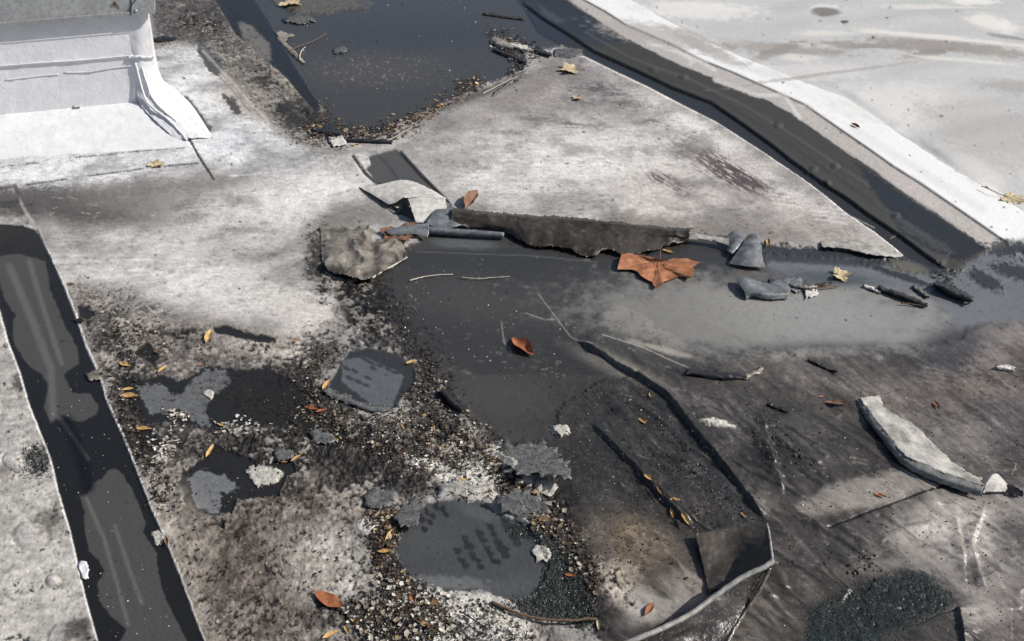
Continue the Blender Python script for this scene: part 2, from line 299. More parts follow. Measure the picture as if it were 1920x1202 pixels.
for (cx, cy, rx, ry, rot, a_) in [(598, 455, 24, 34, 0, .6), (620, 520, 44, 22, 10, .75), (660, 545, 50, 34, 0, .7), (690, 610, 34, 60, -20, .75), (250, 565, 70, 16, 20, .45), (330, 622, 60, 10, 6, .5), (210, 640, 30, 40, 0, .5), (560, 700, 70, 22, 10, .75), (520, 822, 90, 18, 4, .7), (650, 835, 120, 28, 6, .7), (590, 775, 60, 24, 0, .7),
        (730, 905, 70, 18, 10, .6), (825, 765, 26, 60, -20, .7), (880, 825, 60, 26, 25, .6), (970, 905, 36, 40, -30, .7), (1045, 965, 26, 44, -20, .7), (1090, 1060, 22, 50, -15, .6), (1112, 1150, 24, 44, -10, .7), (716, 1020, 16, 50, 0, .5), (755, 1092, 44, 24, 10, .5), (690, 1155, 70, 26, 10, .6), (240, 790, 24, 60, -15, .6), (300, 855, 70, 16, 0, .5), (430, 830, 80, 14, 0, .6), (560, 925, 60, 10, 20, .35)]:
    blob(cx, cy, rx, ry, (42, 38, 34), a_, rot, .75, .4, 'm', cr=.95)
# cracks in the crumbling sheet
crk = np.abs(fbm(X * 26 + .25 * n_s, Y * 26 + .25 * n_s, 3, 2)); crm = (1 - ss(.02, .10, crk)) * ss(.3, .6, CR) * ss(-.3, .3, n_l2)
C *= (1 - .72 * crm)[..., None]; Z -= .003 * crm
# --- footprint plates in the middle
poly([(610, 735), (640, 680), (655, 660), (690, 652), (745, 665), (775, 690), (778, 715), (755, 740), (740, 765), (700, 768), (660, 765), (630, 755)], (62, 64, 66), 1, 2, 3, 's', r=.35, spk=.1, id=1, cr=0, zset=-.001)
poly([(642, 676), (680, 668), (745, 695), (756, 705), (745, 740), (735, 762), (700, 760), (640, 715)], (98, 103, 108), .9, 1.5, 2, 's', r=.4)
for (cx, cy) in [(683, 672), (695, 680), (712, 685), (728, 692), (700, 690), (655, 708), (672, 715), (686, 722), (650, 690), (665, 695), (742, 698), (690, 708)]:
    blob(cx, cy, 8, 3.6, (62, 65, 68), .85, 25, .25, .2, 's')
poly([(740, 1030), (760, 985), (790, 945), (830, 935), (905, 938), (925, 955), (990, 985), (1010, 1010), (1030, 1060), (1010, 1110), (960, 1130), (900, 1105), (830, 1112), (790, 1105), (765, 1085), (755, 1060)], (78, 80, 82), 1, 2, 4, 's', r=.42, spk=.12, id=1, cr=0, zset=-.003)
blob(850, 1092, 74, 13, (108, 110, 111), .8, 4, .4, .5, 's'); blob(800, 1010, 40, 26, (86, 88, 90), .6, 0, .8); blob(960, 1100, 60, 18, (90, 92, 93), .6, -10, .7); blob(900, 960, 40, 12, (98, 102, 106), .5, 20, .6)
k_ = 0
for i in range(6):
    for j in range(5):
        cx = 852 + i * 24 + j * 7 - 4 * (i % 2); cy = 1046 - i * 11 + j * 13 - 26 + (j == 2) * 3
        if (i, j) in ((0, 0), (5, 4), (5, 3), (4, 4), (0, 4)): continue
        q_ = np.random.RandomState(i * 7 + j); hw, hh = q_.uniform(7, 11), q_.uniform(4, 6.5); sk = q_.uniform(-3, 3)
        poly([(cx - hw + q_.uniform(-2, 2), cy - hh - 3 + q_.uniform(-1, 1)), (cx + hw * .6, cy - hh + 1 + q_.uniform(-1, 1)), (cx + hw + sk, cy + hh * .4), (cx + hw * .5 + sk, cy + hh + 2), (cx - hw * .7, cy + hh - 1 + q_.uniform(-1, 2))], (42, 43, 44), q_.uniform(.7, .95), 1.2, 2.2, 'f')
for (cx, cy) in [(800, 958), (818, 948), (830, 952), (812, 966), (792, 972), (836, 962), (796, 990), (780, 955), (806, 978)]: blob(cx, cy, 7, 5, (40, 42, 44), .85, 60, .3, .3, 's')
# --- grit and granule beds (ground tone under the grains)
GRAN = [[(945, 985), (1000, 980), (1040, 985), (1050, 1020), (1085, 1060), (1110, 1110), (1120, 1160), (1090, 1180), (1040, 1165), (960, 1150), (940, 1130), (1000, 1120), (1025, 1070), (1005, 1010), (960, 1000)],
        [(1500, 1230), (1515, 1140), (1580, 1110), (1650, 1085), (1700, 1068), (1745, 1080), (1775, 1110), (1792, 1130), (1740, 1160), (1660, 1190), (1620, 1230)],
        [(48, 838), (75, 836), (92, 870), (88, 892), (38, 890), (44, 862)]]
poly(GRAN[0], (40, 46, 44), .95, 4, 8, 's', spk=.5, cr=.5, id=1); poly(GRAN[1], (36, 46, 45), .95, 11, 14, 's', 6, 'm', spk=.55, cr=.25)
# pale patch with torn crust left of the big fold
blob(1180, 1010, 80, 40, (132, 118, 98), .8, 20, .7, spk=.3); blob(1250, 1060, 70, 60, (104, 95, 85), .6, 0, .8)
blob(1150, 1090, 46, 40, (176, 164, 146), .85, 30, .5, .4, 's', spk=.5, cr=.7); blob(1200, 1130, 50, 26, (168, 164, 156), .8, 30, .6); blob(1290, 1110, 44, 46, (146, 140, 132), .75, -30, .7)
blob(1220, 1150, 60, 20, (160, 156, 150), .6, -20, .7); blob(1120, 1130, 24, 60, (50, 44, 40), .8, -20, .6)
poly([(900, 840), (1000, 900), (1060, 950), (1110, 990), (1050, 1000), (1000, 960), (930, 930)], (56, 50, 46), .7, 10, 6, 's', spk=.4, cr=.5)
# the trough between the two long lips
poly([(1105, 795), (1190, 735), (1240, 740), (1300, 815), (1360, 885), (1432, 980), (1310, 1000), (1240, 935), (1170, 860)], (58, 56, 54), .8, 12, 6, 's', 6, 'm', r=.3, spk=.22, cr=.12)
stroke([(1150, 760), (1230, 850), (1310, 960)], 7, (66, 62, 58), .6, 5, 3, z=.002); stroke([(1230, 760), (1320, 880), (1400, 970)], 12, (64, 68, 72), .6, 6, 3, r=.3)
for k in range(26):
    t = k / 25; stroke([(1208 + 150 * t - 6, 762 + 190 * t), (1208 + 150 * t + 9, 758 + 190 * t)], 1.1, None, 1, .9, z=.0022)
blob(1110, 880, 60, 60, (54, 60, 58), .6, 0, .8); blob(1130, 760, 70, 30, (60, 59, 58), .6, 0, .9, cr=.1); blob(1200, 830, 170, 110, (56, 54, 52), .6, 40, .9)
# white crusts
for (cx, cy, rx, ry, rot) in [(945, 855, 34, 18, 20), (760, 1130, 30, 12, 30), (690, 985, 20, 14, 0), (905, 1130, 60, 14, 10), (1020, 905, 16, 24, 20), (905, 880, 40, 22, 20), (870, 905, 50, 16, 8), (850, 1140, 60, 26, 20), (900, 1170, 60, 26, 20), (990, 885, 20, 24, 20), (830, 1190, 40, 20, 0), (960, 1190, 40, 18, 0), (800, 870, 40, 10, 10), (500, 888, 26, 15, 0), (720, 935, 22, 14, 0), (300, 862, 16, 8, 0), (1050, 808, 18, 8, 10), (1345, 800, 30, 7, 8), (960, 1170, 40, 20, 0)]:
    blob(cx, cy, rx, ry, (206, 202, 192), .95, rot, .22, .45, 's', r=.7, spk=.34, z=.003, cr=.28)
# --- left strip last, over everything
blob(340, 1000, 40, 90, (188, 182, 172), .5, -20, .9); stroke([(u + 16, v) for u, v in LS_R[11:]], 14, (176, 170, 160), .45, 12, 6)
poly(strip_poly, (38, 39, 40), 1, 1.3, 1.5, 's', 1.5, 'm', zset=-.0015, r=.3, id=2, spk=.05, cr=0)
for pts in ([(-40, 482), (0, 479), (40, 475), (85, 490), (93, 540), (108, 575), (122, 612), (145, 650), (148, 682), (126, 694), (118, 702), (135, 735), (168, 738), (184, 760), (180, 776), (155, 790), (135, 787), (110, 775), (95, 792), (82, 762), (92, 718), (75, 700), (50, 680), (25, 642), (24, 605), (28, 590), (8, 560), (0, 530), (-40, 500)],
            [(148, 925), (160, 932), (175, 905), (192, 897), (200, 882), (215, 878), (232, 890), (246, 915), (262, 950), (273, 985), (268, 997), (294, 1038), (298, 1080), (306, 1112), (330, 1160), (352, 1205), (420, 1400), (300, 1400), (222, 1205), (236, 1180), (205, 1152), (186, 1125), (182, 1096), (194, 1070), (186, 1052), (166, 1034), (160, 1000), (158, 955)]):
    poly(pts, (84, 83, 82), .92, 1.8, 1.6, 's', 1.5, 'm', r=.5)
for pts, wd in (([(18, 500), (60, 600), (95, 690), (100, 780)], 7), ([(55, 490), (85, 590), (115, 680)], 5), ([(160, 930), (195, 1010), (215, 1080), (240, 1170)], 4), ([(215, 985), (240, 1060), (265, 1130)], 4), ([(110, 780), (145, 830), (165, 860)], 4)):
    stroke(pts, wd, (116, 114, 110), .45, wd * .7, 2)
poly([(0, 425), (40, 426), (66, 438), (84, 478), (60, 478), (0, 468)], (42, 41, 40), .7, 3, 2)
stroke([(125, 790), (150, 850), (165, 910)], 12, (22, 24, 30), .7, 8, r=.1)
blob(12, 462, 8, 6, (28, 28, 28), .8)
lip(LS_R[2:-1], .0022, 60, -1, taper=False); lip(LS_L[2:-1], .0022, 60, 1, taper=False)
stroke([(u + 2.4, v) for u, v in LS_R[2:]], 2.2, (208, 205, 199), .85, 1.8, .6); stroke([(u - 1.2, v) for u, v in LS_L[2:]], 1.8, (210, 208, 203), .85, 1.2, .4)
stroke([(20, 345), (50, 400), (72, 435)], 3, (170, 166, 160), .6, 1.5)
stroke([(0, 352), (28, 348), (34, 378), (0, 382)], 4, (62, 60, 58), .7, 2)
# --- right band: strips beside the triangle
L0 = [(900, -200), (960, -20), (1010, 60), (1088, 103), (1143, 130), (1213, 163), (1280, 198), (1343, 230), (1390, 260), (1440, 293), (1507, 338), (1550, 370), (1583, 398), (1640, 437), (1690, 476), (1750, 520)]   # triangle edge
L1 = [(860, -100), (980, 7), (1013, 33), (1073, 70), (1113, 97), (1193, 133), (1260, 165), (1333, 193), (1387, 230), (1440, 268), (1487, 305), (1540, 343), (1590, 375), (1623, 400), (1687, 443), (1740, 483), (1770, 503)]      # seam line
L2 = [(940, -90), (1057, 0), (1113, 33), (1173, 72), (1273, 122), (1360, 156), (1440, 189), (1483, 213), (1540, 253), (1583, 283), (1640, 320), (1683, 354), (1756, 400), (1846, 464)]                                   # silt edge
L3 = [(960, -110), (1092, 0), (1133, 22), (1173, 48), (1253, 82), (1317, 115), (1373, 137), (1440, 167), (1507, 197), (1573, 243), (1627, 280), (1673, 313), (1727, 347), (1803, 399), (1884, 455)]
L4 = [(1030, -130), (1180, 0), (1243, 36), (1327, 80), (1383, 106), (1440, 128), (1507, 156), (1583, 184), (1657, 233), (1723, 277), (1790, 322), (1840, 350), (1890, 380), (1940, 412), (2300, 640), (2900, 1000)]
poly(L4 + [(3600, 1000), (3600, -500), (900, -500)], (182, 183, 182), 1, 1.5, 0, id=6, spk=.10, cr=0, zset=.003, r=.55)
poly(L3 + [(1930, 500), (2300, 760)] + L4[::-1][1:], (226, 227, 226), 1, 1.5, 1, 'm', id=5, spk=.04, cr=0, zset=.004, r=.5)
poly(L2 + L3[::-1], (172, 168, 163), 1, 1.5, 2, 'm', id=4, spk=.2, cr=0, zset=.001, r=.6)
poly(L1[1:] + [(1800, 510), (1850, 480)] + L2[::-1], (66, 66, 63), 1, 1.5, 1.5, 'm', id=3, spk=.10, cr=0, zset=0, r=.6)
poly(L0[1:-1] + [(1750, 515), (1790, 512)] + L1[::-1][:-1], (54, 54, 54), 1, 1.5, 1.5, 's', id=3, spk=.08, cr=0, zset=-.004, r=.25)
poly([(965, -10), (1055, -10), (1140, 62), (1170, 78), (1120, 88), (1085, 75), (1010, 30)], (44, 44, 45), .9, 4, 6, 's', r=.2)
poly([(1010, 10), (1060, 40), (1045, 45), (1020, 30)], (82, 82, 82), .7, 4, 4); blob(1125, 78, 34, 6, (62, 62, 61), .6, 10)
stroke([(1100, 62), (1180, 108), (1300, 152), (1400, 200), (1500, 262), (1640, 356), (1790, 460)], 2, (92, 92, 88), .6, 2.5, 2)
stroke([(1130, 88), (1240, 142), (1340, 180), (1400, 218), (1500, 284), (1600, 352), (1740, 452)], 4, (58, 58, 56), .6, 4, 2, z=.0015)
poly([(1600, 300), (1690, 362), (1780, 420), (1850, 466), (1800, 490), (1740, 470), (1690, 440)], (46, 48, 51), .9, 3, 6, 's', r=.2)
poly([(1640, 380), (1700, 415), (1760, 450), (1790, 474), (1755, 470), (1700, 436)], (88, 87, 83), .6, 5, 4, 's')
for (cx, cy) in [(1460, 235), (1566, 312), (1525, 318), (1282, 145), (1225, 133), (1550, 345), (1680, 405)]:
    s = sl([(cx - 20, cy - 20), (cx + 20, cy + 20)], 0); d = np.hypot((U[s] - cx) / 7, (V[s] - cy) / 5); Z[s] += .005 * np.exp(-d ** 2) - .001 * np.exp(-((d - 1.6) / .4) ** 2)
stroke(L1[1:], 1.6, (14, 15, 18), 1, 1.1, 0, z=-.002); lip(L1[1:], .006, 20, -1, taper=False)
stroke(L0[3:-1], 2.4, (222, 221, 218), .9, 2, 0); lip(L0[3:-1], .004, 60, 1, taper=False)
stroke(L3[1:], .9, (60, 58, 56), .9, .8); lip(L3[1:], .002, 30, -1, taper=False)
for pts in ([(1215, 82), (1260, 88), (1300, 115), (1295, 120)], [(1340, 150), (1420, 180), (1470, 178), (1500, 222)], [(1215, 80), (1300, 108), (1340, 132)]): stroke(pts, 3.5, (206, 204, 200), .7, 2.5, 2)
blob(1720, 360, 50, 12, (190, 180, 178), .5, 35, .7)
stroke([(1600, 245), (1720, 320), (1840, 395)], 8, (205, 207, 207), .6, 6, 3); stroke([(1240, 60), (1380, 120), (1500, 165)], 6, (205, 206, 206), .4, 5, 4)
# far light sheet: flow marks, shallow swells
for (cx, cy, rx, ry, rot, col, a) in [(1300, 20, 120, 14, 3, (212, 211, 207), .8), (1250, 70, 120, 20, 10, (178, 174, 170), .7), (1480, 95, 120, 11, 4, (166, 161, 156), .85), (1330, 95, 70, 12, 25, (176, 172, 168), .7),
        (1650, 88, 130, 7, 4, (158, 153, 148), .85), (1800, 92, 160, 11, 6, (160, 155, 149), .9), (1720, 66, 130, 6, 5, (208, 205, 198), .85), (1560, 62, 60, 5, 0, (206, 203, 197), .7), (1850, 80, 90, 4, 5, (206, 203, 196), .8), (1740, 103, 50, 6, -8, (150, 144, 138), .8),
        (1500, 110, 40, 7, 4, (208, 206, 200), .7), (1800, 115, 90, 4, 5, (206, 204, 198), .7), (1860, 45, 50, 12, 14, (212, 210, 204), .8), (1750, 14, 90, 4, 2, (208, 206, 200), .7), (1830, 5, 40, 5, 0, (215, 213, 208), .8), (1700, 200, 160, 40, 4, (204, 204, 201), .7),
        (1850, 250, 120, 60, 20, (180, 177, 172), .6), (1520, 135, 110, 14, 0, (200, 199, 196), .6), (1840, 330, 60, 20, 30, (196, 194, 190), .6), (1900, 160, 60, 12, 5, (170, 168, 163), .6), (1890, 68, 40, 3, 8, (110, 108, 104), .5), (1550, 140, 180, 3, -8, (168, 166, 162), .6), (1450, 100, 50, 9, -20, (150, 145, 140), .6)]:
    blob(cx, cy, rx, ry, tuple(x - 14 if x < 190 else x + 4 for x in col), min(1, a + .05), rot, .42, .4, 'm', spk=.06)
blob(1548, 25, 27, 8, (112, 108, 103), .9, 0, .25, .1); blob(1583, 43, 8, 3, (80, 78, 74), .9, 0, .3, .1); stroke([(1520, 18), (1535, 12), (1570, 13)], 1.5, (214, 212, 208), .8)
Zs = streak(6, 2.2, 7, 5, 2); m6 = (ID == 6); f6 = m6.astype(float)
for k in range(14): f6 = (f6 + np.roll(f6, 2, 0) + np.roll(f6, -2, 0) + np.roll(f6, 2, 1) + np.roll(f6, -2, 1)) / 5
Z += np.where(m6, .010 * Zs * ss(.6, 1., f6), 0)
# --- patch strip in the middle
poly([(658, 288), (686, 284), (700, 292), (690, 310), (680, 316), (690, 345), (672, 318)], (196, 195, 191), .9, 2, 1)
poly([(690, 292), (740, 280), (752, 288), (790, 330), (842, 380), (826, 376), (800, 352), (780, 344), (740, 340), (712, 346), (684, 315), (695, 308)], (88, 88, 87), 1, 1.3, 1.2, 'm', id=7, zset=-.003, r=.45, spk=.08, cr=0)
stroke([(752, 286), (792, 330), (842, 380)], 3, (52, 52, 52), .9, 1.2); stroke([(662, 292), (685, 325), (712, 348)], 3.2, (48, 48, 48), .9, 1.4, z=-.003); stroke([(712, 292), (735, 318), (748, 340)], 3, (70, 70, 69), .6, 2)
# --- right pool floor, with the sky's reflection painted into its pale tone
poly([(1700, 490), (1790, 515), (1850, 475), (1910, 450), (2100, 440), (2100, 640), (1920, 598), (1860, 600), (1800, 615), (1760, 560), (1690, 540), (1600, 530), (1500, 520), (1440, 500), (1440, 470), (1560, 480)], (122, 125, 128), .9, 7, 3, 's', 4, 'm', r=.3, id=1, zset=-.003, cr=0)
for (cx, cy, rx, ry, rot) in [(1850, 525, 40, 12, 30), (1910, 510, 50, 14, 15), (1890, 465, 40, 14, 0), (1720, 500, 60, 12, 10), (1700, 520, 80, 6, 18), (1960, 480, 40, 20, 0), (1560, 478, 120, 6, 3)]: blob(cx, cy, rx, ry, (44, 46, 50), .85, rot, .3, .35, 's', z=.004)
poly([(1440, 465), (1560, 468), (1690, 490), (1640, 500), (1500, 492), (1440, 488)], (66, 70, 74), .8, 4, 4, 's')
blob(1700, 500, 36, 11, (112, 108, 98), .8, 10, .4, .2); blob(1560, 520, 90, 12, (92, 96, 100), .8, 4, .6)
blob(1460, 535, 60, 12, (72, 72, 72), .8, 0, .6, spk=.3, cr=.3); blob(1395, 520, 50, 10, (104, 98, 92), .6, 0, .6)
blob(870, 455, 60, 11, (98, 102, 106), .85, 4, .5, .2, r=.3)
stroke([(780, 470), (900, 475), (1000, 478), (1120, 490)], 1, (120, 122, 124), .5, 1.); stroke([(1180, 540), (1300, 552), (1390, 556)], .8, (150, 150, 150), .5, .8); stroke([(1330, 500), (1385, 555)], 1, (80, 82, 84), .5)
# scratches and tread marks
for pts in ([(1010, 550), (1040, 590), (1070, 630), (1110, 650)], [(985, 585), (1020, 597), (1040, 597)], [(1400, 290), (1440, 350)], [(1376, 297), (1415, 297)], [(1600, 405), (1640, 425)], [(1670, 445), (1680, 440)], [(1130, 630), (1200, 650), (1290, 690)], [(940, 600), (945, 640), (960, 660)]):
    stroke(pts, 1., (176, 170, 160), .55, 1., .8)
for bx, by, n1, n2 in ((1445, 358, 5, 4), (1525, 388, 6, 4), (1730, 690, 6, 4), (1600, 860, 3, 2)):
    for i in range(n1):
        for j in range(n2):
            cx, cy = bx + i * 11 + j * 2, by + j * 8 + i * 1.5
            stroke([(cx - 3, cy), (cx + 3, cy + 1)], 2.2, (205, 201, 196) if by < 500 else (128, 120, 114), .42, 1.2, 1, 'f')
rs = random.Random(3)
for k in range(420):     # hairline scuffs, pale
    u, v = rs.uniform(1100, 1920), rs.uniform(640, 1202); a = rs.gauss(28, 16) * math.pi / 180; L = rs.uniform(5, 30)
    stroke([(u, v), (u + L * math.cos(a), v + L * math.sin(a))], .5, (150, 145, 138) if rs.random() < .7 else (36, 35, 34), rs.uniform(.15, .45), .9)
for k in range(700):
    u, v = rs.uniform(80, 1300), rs.uniform(260, 600); a = rs.gauss(-12, 20) * math.pi / 180; L = rs.uniform(4, 22)
    if ID[np.searchsorted(va, v), np.searchsorted(ua, u)] != 0: continue
    stroke([(u, v), (u + L * math.cos(a), v + L * math.sin(a))], .5, (214, 210, 204) if rs.random() < .5 else (96, 92, 90), rs.uniform(.2, .6), .9)
for k in range(160):     # dried drops and silt rings on the bare layer
    u, v = rs.uniform(720, 1500), rs.uniform(480, 700); blob(u, v, rs.uniform(2, 7), rs.uniform(1, 3), (128, 125, 118), rs.uniform(.15, .5), 5, .5, .4, 's')
for k in range(520):     # small dark pits and drops
    u, v = rs.uniform(0, 1920), rs.uniform(0, 1202)
    if 600 < u < 1400 and 480 < v < 700: continue
    blob(u, v, rs.uniform(1.2, 3.4), rs.uniform(1, 2.2), (44, 42, 40), rs.uniform(.4, .9), 0, .4, .2, 's')
# --- lips, wrinkles and seams in relief
lip([(1105, 793), (1150, 840), (1200, 892), (1250, 945), (1302, 998)], .012, 30, -1, w=2.5, hn=.4)
lip([(1080, 635), (1110, 655), (1150, 680), (1195, 707), (1250, 745), (1300, 812), (1350, 872), (1400, 936), (1440, 984)], .015, 45, -1, w=2.5, hn=.3)
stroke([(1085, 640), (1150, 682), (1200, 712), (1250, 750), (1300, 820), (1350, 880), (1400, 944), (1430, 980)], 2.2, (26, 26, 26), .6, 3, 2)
lip([(1550, 990), (1620, 965), (1700, 935), (1760, 912)], .003, 30, 1); stroke([(1550, 990), (1620, 965), (1700, 935), (1770, 910)], 2.2, (22, 22, 22), .95, 1.4, 1, z=-.003)
lip([(1540, 1050), (1570, 1085), (1600, 1108)], .006, 20, 1); stroke([(1545, 1058), (1570, 1085), (1590, 1105)], 1.8, (24, 24, 24), .85, 1)
lip([(1795, 1135), (1802, 1170), (1808, 1230)], .010, 30, -1); stroke([(1720, 1170), (1760, 1150), (1800, 1140)], 1.5, (34, 32, 32), .8, 1, z=-.001)
lip([(1825, 1085), (1850, 1080), (1870, 1070)], .003, 20, 1)
for pts, h in (([(1430, 790), (1440, 840), (1470, 930)], .010), ([(1790, 960), (1800, 1020), (1810, 1100)], .004), ([(1250, 760), (1330, 770), (1400, 790)], .003), ([(610, 440), (615, 470), (612, 510)], .004), ([(1460, 800), (1520, 850)], .004),
               ([(1370, 765), (1410, 800), (1450, 870), (1470, 900)], .006), ([(1130, 735), (1165, 765), (1200, 800)], .006), ([(1500, 690), (1620, 760), (1700, 800)], .004), ([(1460, 700), (1560, 770)], .004), ([(1660, 640), (1760, 700), (1900, 740)], .004), ([(1350, 900), (1480, 1000), (1560, 1090)], .005), ([(1480, 960), (1600, 1010)], .004), ([(1850, 940), (1820, 1020), (1850, 1110)], .005), ([(1640, 1010), (1740, 980), (1860, 960)], .004), ([(1320, 690), (1400, 720), (1520, 735)], .004),
               ([(0, 575), (15, 640)], .002), ([(1180, 660), (1240, 700), (1290, 720)], .004), ([(80, 370), (300, 335), (580, 320)], .002)):
    wrinkle(pts, h)
for pts, wd in (([(50, 345), (180, 328), (290, 313), (370, 305)], 1.6), ([(130, 296), (200, 288), (258, 283)], 1.4), ([(0, 312), (70, 304)], 1.2), ([(0, 388), (60, 384)], 1.2), ([(352, 236), (356, 262), (374, 295), (400, 336)], 1.8), ([(260, 283), (345, 276)], 1.)):
    stroke(pts, wd, (54, 54, 56), .9, 1.1, 1.2, 'f', breaks=.3 if wd < 1.7 else 0, z=-.0015)
lip([(352, 236), (356, 262), (374, 295), (400, 336)], .005, 25, -1)
stroke([(430, 330), (560, 318), (600, 300)], 1.5, (190, 188, 186), .6, 1.2); stroke([(545, 270), (575, 300), (560, 318)], 1.5, (180, 178, 176), .5, 1.2)
# dark soft halo of dirt round the crumbled lump
blob(610, 500, 30, 40, (70, 66, 62), .6, 0, .8)
# ---------------------------------------------------------------- crumble and mottling
cell = fbm(X * 150 + n_s, Y * 150 + n_m, 3, 6)
pits = ss(.25, .8, n_s) * CR
Z += CR * (.0018 * n_s + .0014 * n_f + .0014 * np.abs(cell)) + .00035 * n_f * (R > .35)
mot = SPK * (.45 * n_f + .8 * n_s + .3 * cell + .12 * white)
C *= np.exp(np.clip(mot, -1.6, .75))[..., None]
hgt = .60 * n_s + .40 * n_f + .50 * n_m2
pit = ss(.06, .30, -hgt - .52 + .62 * CR) * (CR > .02); top_ = ss(.25, .65, hgt) * np.clip(CR * 1.3, 0, 1)
C += (lin((36, 32, 28)) - C) * (.86 * pit)[..., None]; C *= (1 + .36 * top_)[..., None]
Z += CR * .0020 * hgt - .0012 * pit
# fibrous soiling of the pale sheets, pale hairs and clouds
m0 = (ID == 0); lum = C.mean(-1); pale = ss(.12, .35, lum) * m0 * (1 - np.clip(CR * 1.5, 0, 1))
cloud = ss(-.25, .45, .75 * n_l2 + .5 * n_h + .40 * n_s + .25 * n_f + .3 * st_x)
C *= (1 - .36 * (cloud * pale))[..., None] * (1 + .17 * pale * (lum < .62))[..., None]
wsp = streak(-6, 55, 210, 2, 4); wsp2 = streak(20, 120, 260, 6, 3)
swl = fbm(X * 60 + 1.2 * n_l2, Y * 95 + 1.2 * n_l, 5, 4, .7)
C *= np.exp(pale * (.09 * wsp + .11 * wsp2 + .11 * n_s + .20 * swl + .12 * n_m - .34 * ss(.3, .8, -swl - .5 * n_m) - .22 * ss(.2, .7, n_l2 + .4 * n_m)))[..., None]
hair = ss(.80, .97, 1 - np.abs(fbm(X * 75 + .5 * n_m, Y * 130 + .5 * n_m2, 3, 5)) * 2.2)
C *= (1 + .16 * hair * pale)[..., None]
cz = np.clip(CR * 1.6, 0, 1) * m0; bl = ss(-.25, .35, n_m + .5 * n_s + .3 * n_l2)
C *= np.exp(cz * (.55 * bl - .30 + .22 * wsp2))[..., None]
crust = ss(.30, .55, n_l + .55 * n_s + .35 * n_m2) * cz * (U < 1110)
C += (lin((192, 184, 170)) - C) * (.42 * crust * ss(-.3, .3, hgt))[..., None]
darkz = (1 - ss(.10, .25, lum)) * m0 * (U > 1050) * (V > 640)
rr_ = ss(700, 780, V) * ss(1130, 1260, U) * m0; rr_ = rr_ * (1 - .75 * ss(1.25, .8, np.hypot((U - 1650) / 170, (V - 1140) / 70))) * (1 - .35 * ss(1500, 1700, U)); Z += rr_ * (.0036 * ss(.55, .98, 1 - np.abs(streak(-48, 3.2, 13, 2, 3)) * 2.2) + .0022 * ss(.5, .98, 1 - np.abs(streak(-20, 8, 30, 6, 3)) * 2.2))
C *= np.exp(.34 * darkz * (n_l + .5 * n_m + .45 * st_d + .5 * n_s))[..., None]
hair2 = ss(.86, .98, 1 - np.abs(streak(-30, 40, 120, 1)) * 2.4)
C *= (1 + .5 * hair2 * darkz)[..., None]
g_ = C.mean(-1, keepdims=True); C += (g_ - C) * (.30 * ((ID == 0) & (U < 1150)))[..., None]
L_ = C.mean(-1); C *= (1 - .34 * (1 - ss(.03, .22, L_)))[..., None]   # dark tones deepened for contrast, offsetting their specular gloss
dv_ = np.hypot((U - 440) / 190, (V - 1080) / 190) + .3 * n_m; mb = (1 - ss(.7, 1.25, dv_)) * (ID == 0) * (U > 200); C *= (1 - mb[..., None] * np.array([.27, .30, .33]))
C = np.clip(C, .005, .86); R = np.clip(R + .06 * n_m, .08, .95)
def zat(u, v):
    i = min(max(np.searchsorted(ua, u) - 1, 0), NU - 2); j = min(max(np.searchsorted(va, v) - 1, 0), NV - 2)
    return float(max(Z[j, i], Z[j + 1, i], Z[j, i + 1], Z[j + 1, i + 1]))
# ---------------------------------------------------------------- materials
def N(nt, t, **k):
    n = nt.nodes.new(t)
    for a, b in k.items(): setattr(n, a, b)
    return n
def newmat(name):
    m = bpy.data.materials.new(name); m.use_nodes = True
    return m, m.node_tree, m.node_tree.nodes['Principled BSDF']
def noise(nt, co, scale, det=4, rough=.6):
    n = N(nt, 'ShaderNodeTexNoise'); n.inputs['Scale'].default_value = scale; n.inputs['Detail'].default_value = det; n.inputs['Roughness'].default_value = rough
    nt.links.new(co, n.inputs['Vector']); return n.outputs['Fac']
def ramp(nt, x, p0, c0, p1, c1):
    r = N(nt, 'ShaderNodeValToRGB'); e = r.color_ramp.elements
    e[0].position = p0; e[1].position = p1; e[0].color = (*c0, 1); e[1].color = (*c1, 1); nt.links.new(x, r.inputs[0]); return r.outputs[0]
def mix(nt, f, a, b, bt='MIX'):
    m = N(nt, 'ShaderNodeMix', data_type='RGBA', blend_type=bt)
    if isinstance(f, (int, float)): m.inputs[0].default_value = f
    else: nt.links.new(f, m.inputs[0])
    for i, x in ((6, a), (7, b)):
        if isinstance(x, tuple): m.inputs[i].default_value = (*x, 1)
        else: nt.links.new(x, m.inputs[i])
    return m.outputs[2]
def bump(nt, h, st, dist, nrm=None):
    b = N(nt, 'ShaderNodeBump'); b.inputs['Strength'].default_value = st; b.inputs['Distance'].default_value = dist
    nt.links.new(h, b.inputs['Height'])
    if nrm is not None: nt.links.new(nrm, b.inputs['Normal'])
    return b.outputs[0]
def mat_roof(name, fine=.09, bst=.30):
    m, nt, p = newmat(name)
    co = N(nt, 'ShaderNodeNewGeometry').outputs['Position']
    a = N(nt, 'ShaderNodeAttribute', attribute_name='Col'); r = N(nt, 'ShaderNodeAttribute', attribute_name='Rough')
    n1 = noise(nt, co, 420, 3); n2 = noise(nt, co, 95, 5)
    v = ramp(nt, n1, .3, (1 - 2 * fine,) * 3, .7, (1 + fine,) * 3)
    c = mix(nt, 1., a.outputs['Color'], v, 'MULTIPLY')
    nt.links.new(c, p.inputs['Base Color']); nt.links.new(r.outputs['Fac'], p.inputs['Roughness'])
    p.inputs['Specular IOR Level'].default_value = .45
    nt.links.new(bump(nt, n1, bst, .0012, bump(nt, n2, bst, .003)), p.inputs['Normal'])
    return m
M = {'roof': mat_roof('weathered_roofing'), 'strip': mat_roof('black_rubber_strip', .05, .12), 'paint': mat_roof('white_roof_paint', .03, .15)}
